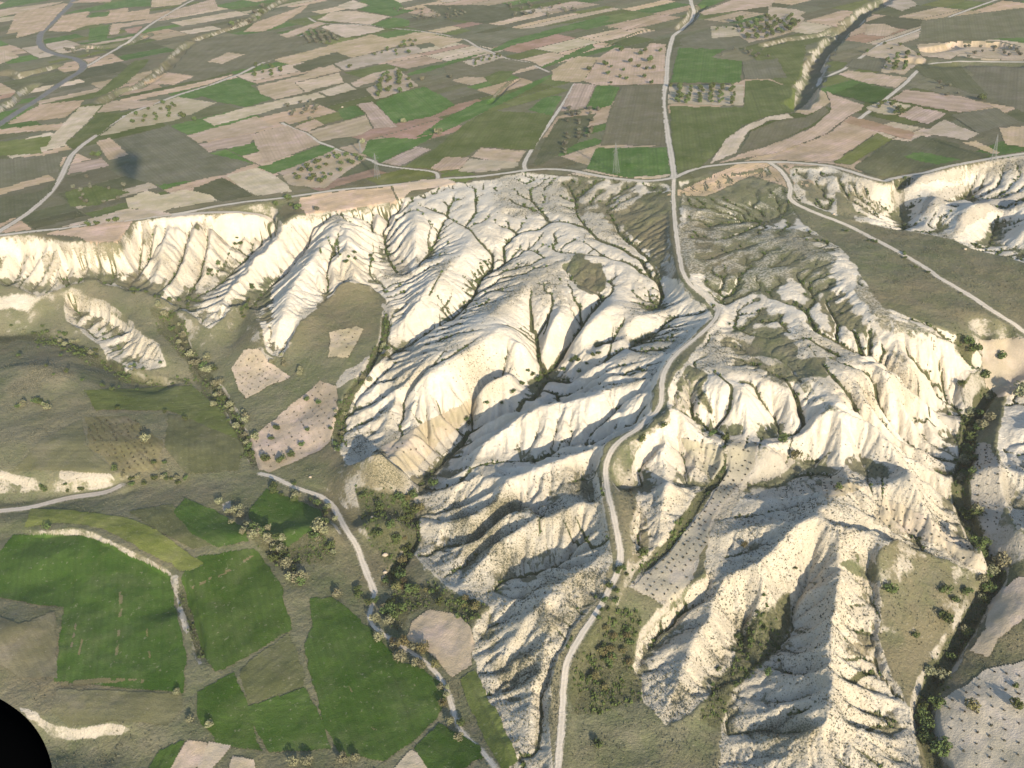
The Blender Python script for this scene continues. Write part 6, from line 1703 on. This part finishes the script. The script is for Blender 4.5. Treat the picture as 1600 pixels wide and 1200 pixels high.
# ------------------------------------------------------------------ the balloon that carries the camera: its envelope throws the soft shadow on the western fields
FAB, _n4, _b4 = mat_new('balloon_fabric'); _b4.inputs['Base Color'].default_value = (0.45, 0.08, 0.06, 1)
PAD, _n5, _b5 = mat_new('black_padding'); _b5.inputs['Base Color'].default_value = (0.0012, 0.0014, 0.0016, 1); _b5.inputs['Roughness'].default_value = 1.0; _b5.inputs['Specular IOR Level'].default_value = 0.0
def lathe(prof, n=40, lobes=0, dep=0.0):
    co = []; fc = []
    for r, z in prof:
        for i in range(n):
            a = 2 * math.pi * i / n; q = r * (1 + dep * abs(math.sin(a * lobes / 2))) if lobes else r
            co.append((q * math.cos(a), q * math.sin(a), z))
    for j in range(len(prof) - 1):
        for i in range(n): fc.append((j * n + i, j * n + (i + 1) % n, (j + 1) * n + (i + 1) % n, (j + 1) * n + i))
    return co, fc
bal = bpy.data.objects.new('hot_air_balloon', None); C.objects.link(bal); bal.location = (0, 0.9, CAM_H)
bal['label'] = 'red hot air balloon overhead whose soft round shadow lies on the western fields'; bal['category'] = 'balloon'
co, fc = lathe([(1.6, 5), (2.2, 6.2), (4.2, 9.5), (6.4, 12.6), (8.0, 15.6), (8.8, 18.4), (8.8, 20.6), (7.9, 23), (6.0, 25), (3.4, 26.3), (.4, 26.8)], 48, 24, .02)
env = bpy.data.objects.new('envelope', mesh_from('envelope', co, fc, [FAB], smooth=True)); C.objects.link(env); env.parent = bal
# the black padded edge in the lower left corner: a thick padded roll bent round a corner, a metre from the lens
def at_dist(px, py, dd):
    d = ray(np.array([px], float), np.array([py], float))[0]; d = d / np.linalg.norm(d)
    return mathutils.Vector((0, 0, CAM_H)) + mathutils.Vector(d) * dd
co = []; fc = []
spine = [at_dist(*q) for q in ((-104, 1078, 1.0), (-98, 1086, 1.0), (-92, 1104, 1.0), (-88, 1132, 1.0), (-82, 1165, 1.0), (-75, 1205, 1.0), (-72, 1255, 1.0), (-72, 1355, 1.0), (-72, 1560, 1.0))]
rads = [.002, .018, .036, .052, .064, .073, .077, .078, .078]
nn = 28
for k, p in enumerate(spine):
    t = (spine[min(k + 1, len(spine) - 1)] - spine[max(k - 1, 0)]).normalized(); a = t.cross(mathutils.Vector(tuple(_F))).normalized(); b = t.cross(a)
    for i in range(nn):
        f = 2 * math.pi * i / nn; co.append(p + (a * math.cos(f) + b * math.sin(f)) * rads[k])
for k in range(len(spine) - 1):
    for i in range(nn): fc.append((k * nn + i, k * nn + (i + 1) % nn, (k + 1) * nn + (i + 1) % nn, (k + 1) * nn + i))
rim = bpy.data.objects.new('padded_rim', mesh_from('padded_rim', co, fc, [PAD], smooth=True)); C.objects.link(rim)
sub = rim.modifiers.new('round', 'SUBSURF'); sub.levels = 1; sub.render_levels = 2
rim['label'] = 'black rounded padded edge close to the lens in the lower left corner'; rim['category'] = 'basket edge'
log('all', len(bpy.data.objects))
# ------------------------------------------------------------------ the air: thin even haze over the whole view
HAZE = bpy.data.materials.new('haze'); HAZE.use_nodes = True; _h = HAZE.node_tree; _h.nodes.clear()
_pv = _h.nodes.new('ShaderNodeVolumePrincipled'); _pv.inputs['Color'].default_value = (0.95, 0.94, 0.88, 1); _pv.inputs['Density'].default_value = 0.00007
_ho = _h.nodes.new('ShaderNodeOutputMaterial'); _h.links.new(_pv.outputs[0], _ho.inputs['Volume'])
_x, _y0, _y1, _z0, _z1 = 9800.0, -900.0, 9800.0, float(GZ.min()) - 1.0, CAM_H + 32.0
_v = [(a, b, c) for c in (_z0, _z1) for b in (_y0, _y1) for a in (-_x, _x)]
hz = bpy.data.objects.new('haze', mesh_from('haze', _v, [(0, 2, 3, 1), (4, 5, 7, 6), (0, 1, 5, 4), (2, 6, 7, 3), (0, 4, 6, 2), (1, 3, 7, 5)], [HAZE])); C.objects.link(hz)
hz['kind'] = 'stuff'; hz['label'] = 'thin pale haze paling the far fields'
log('haze')
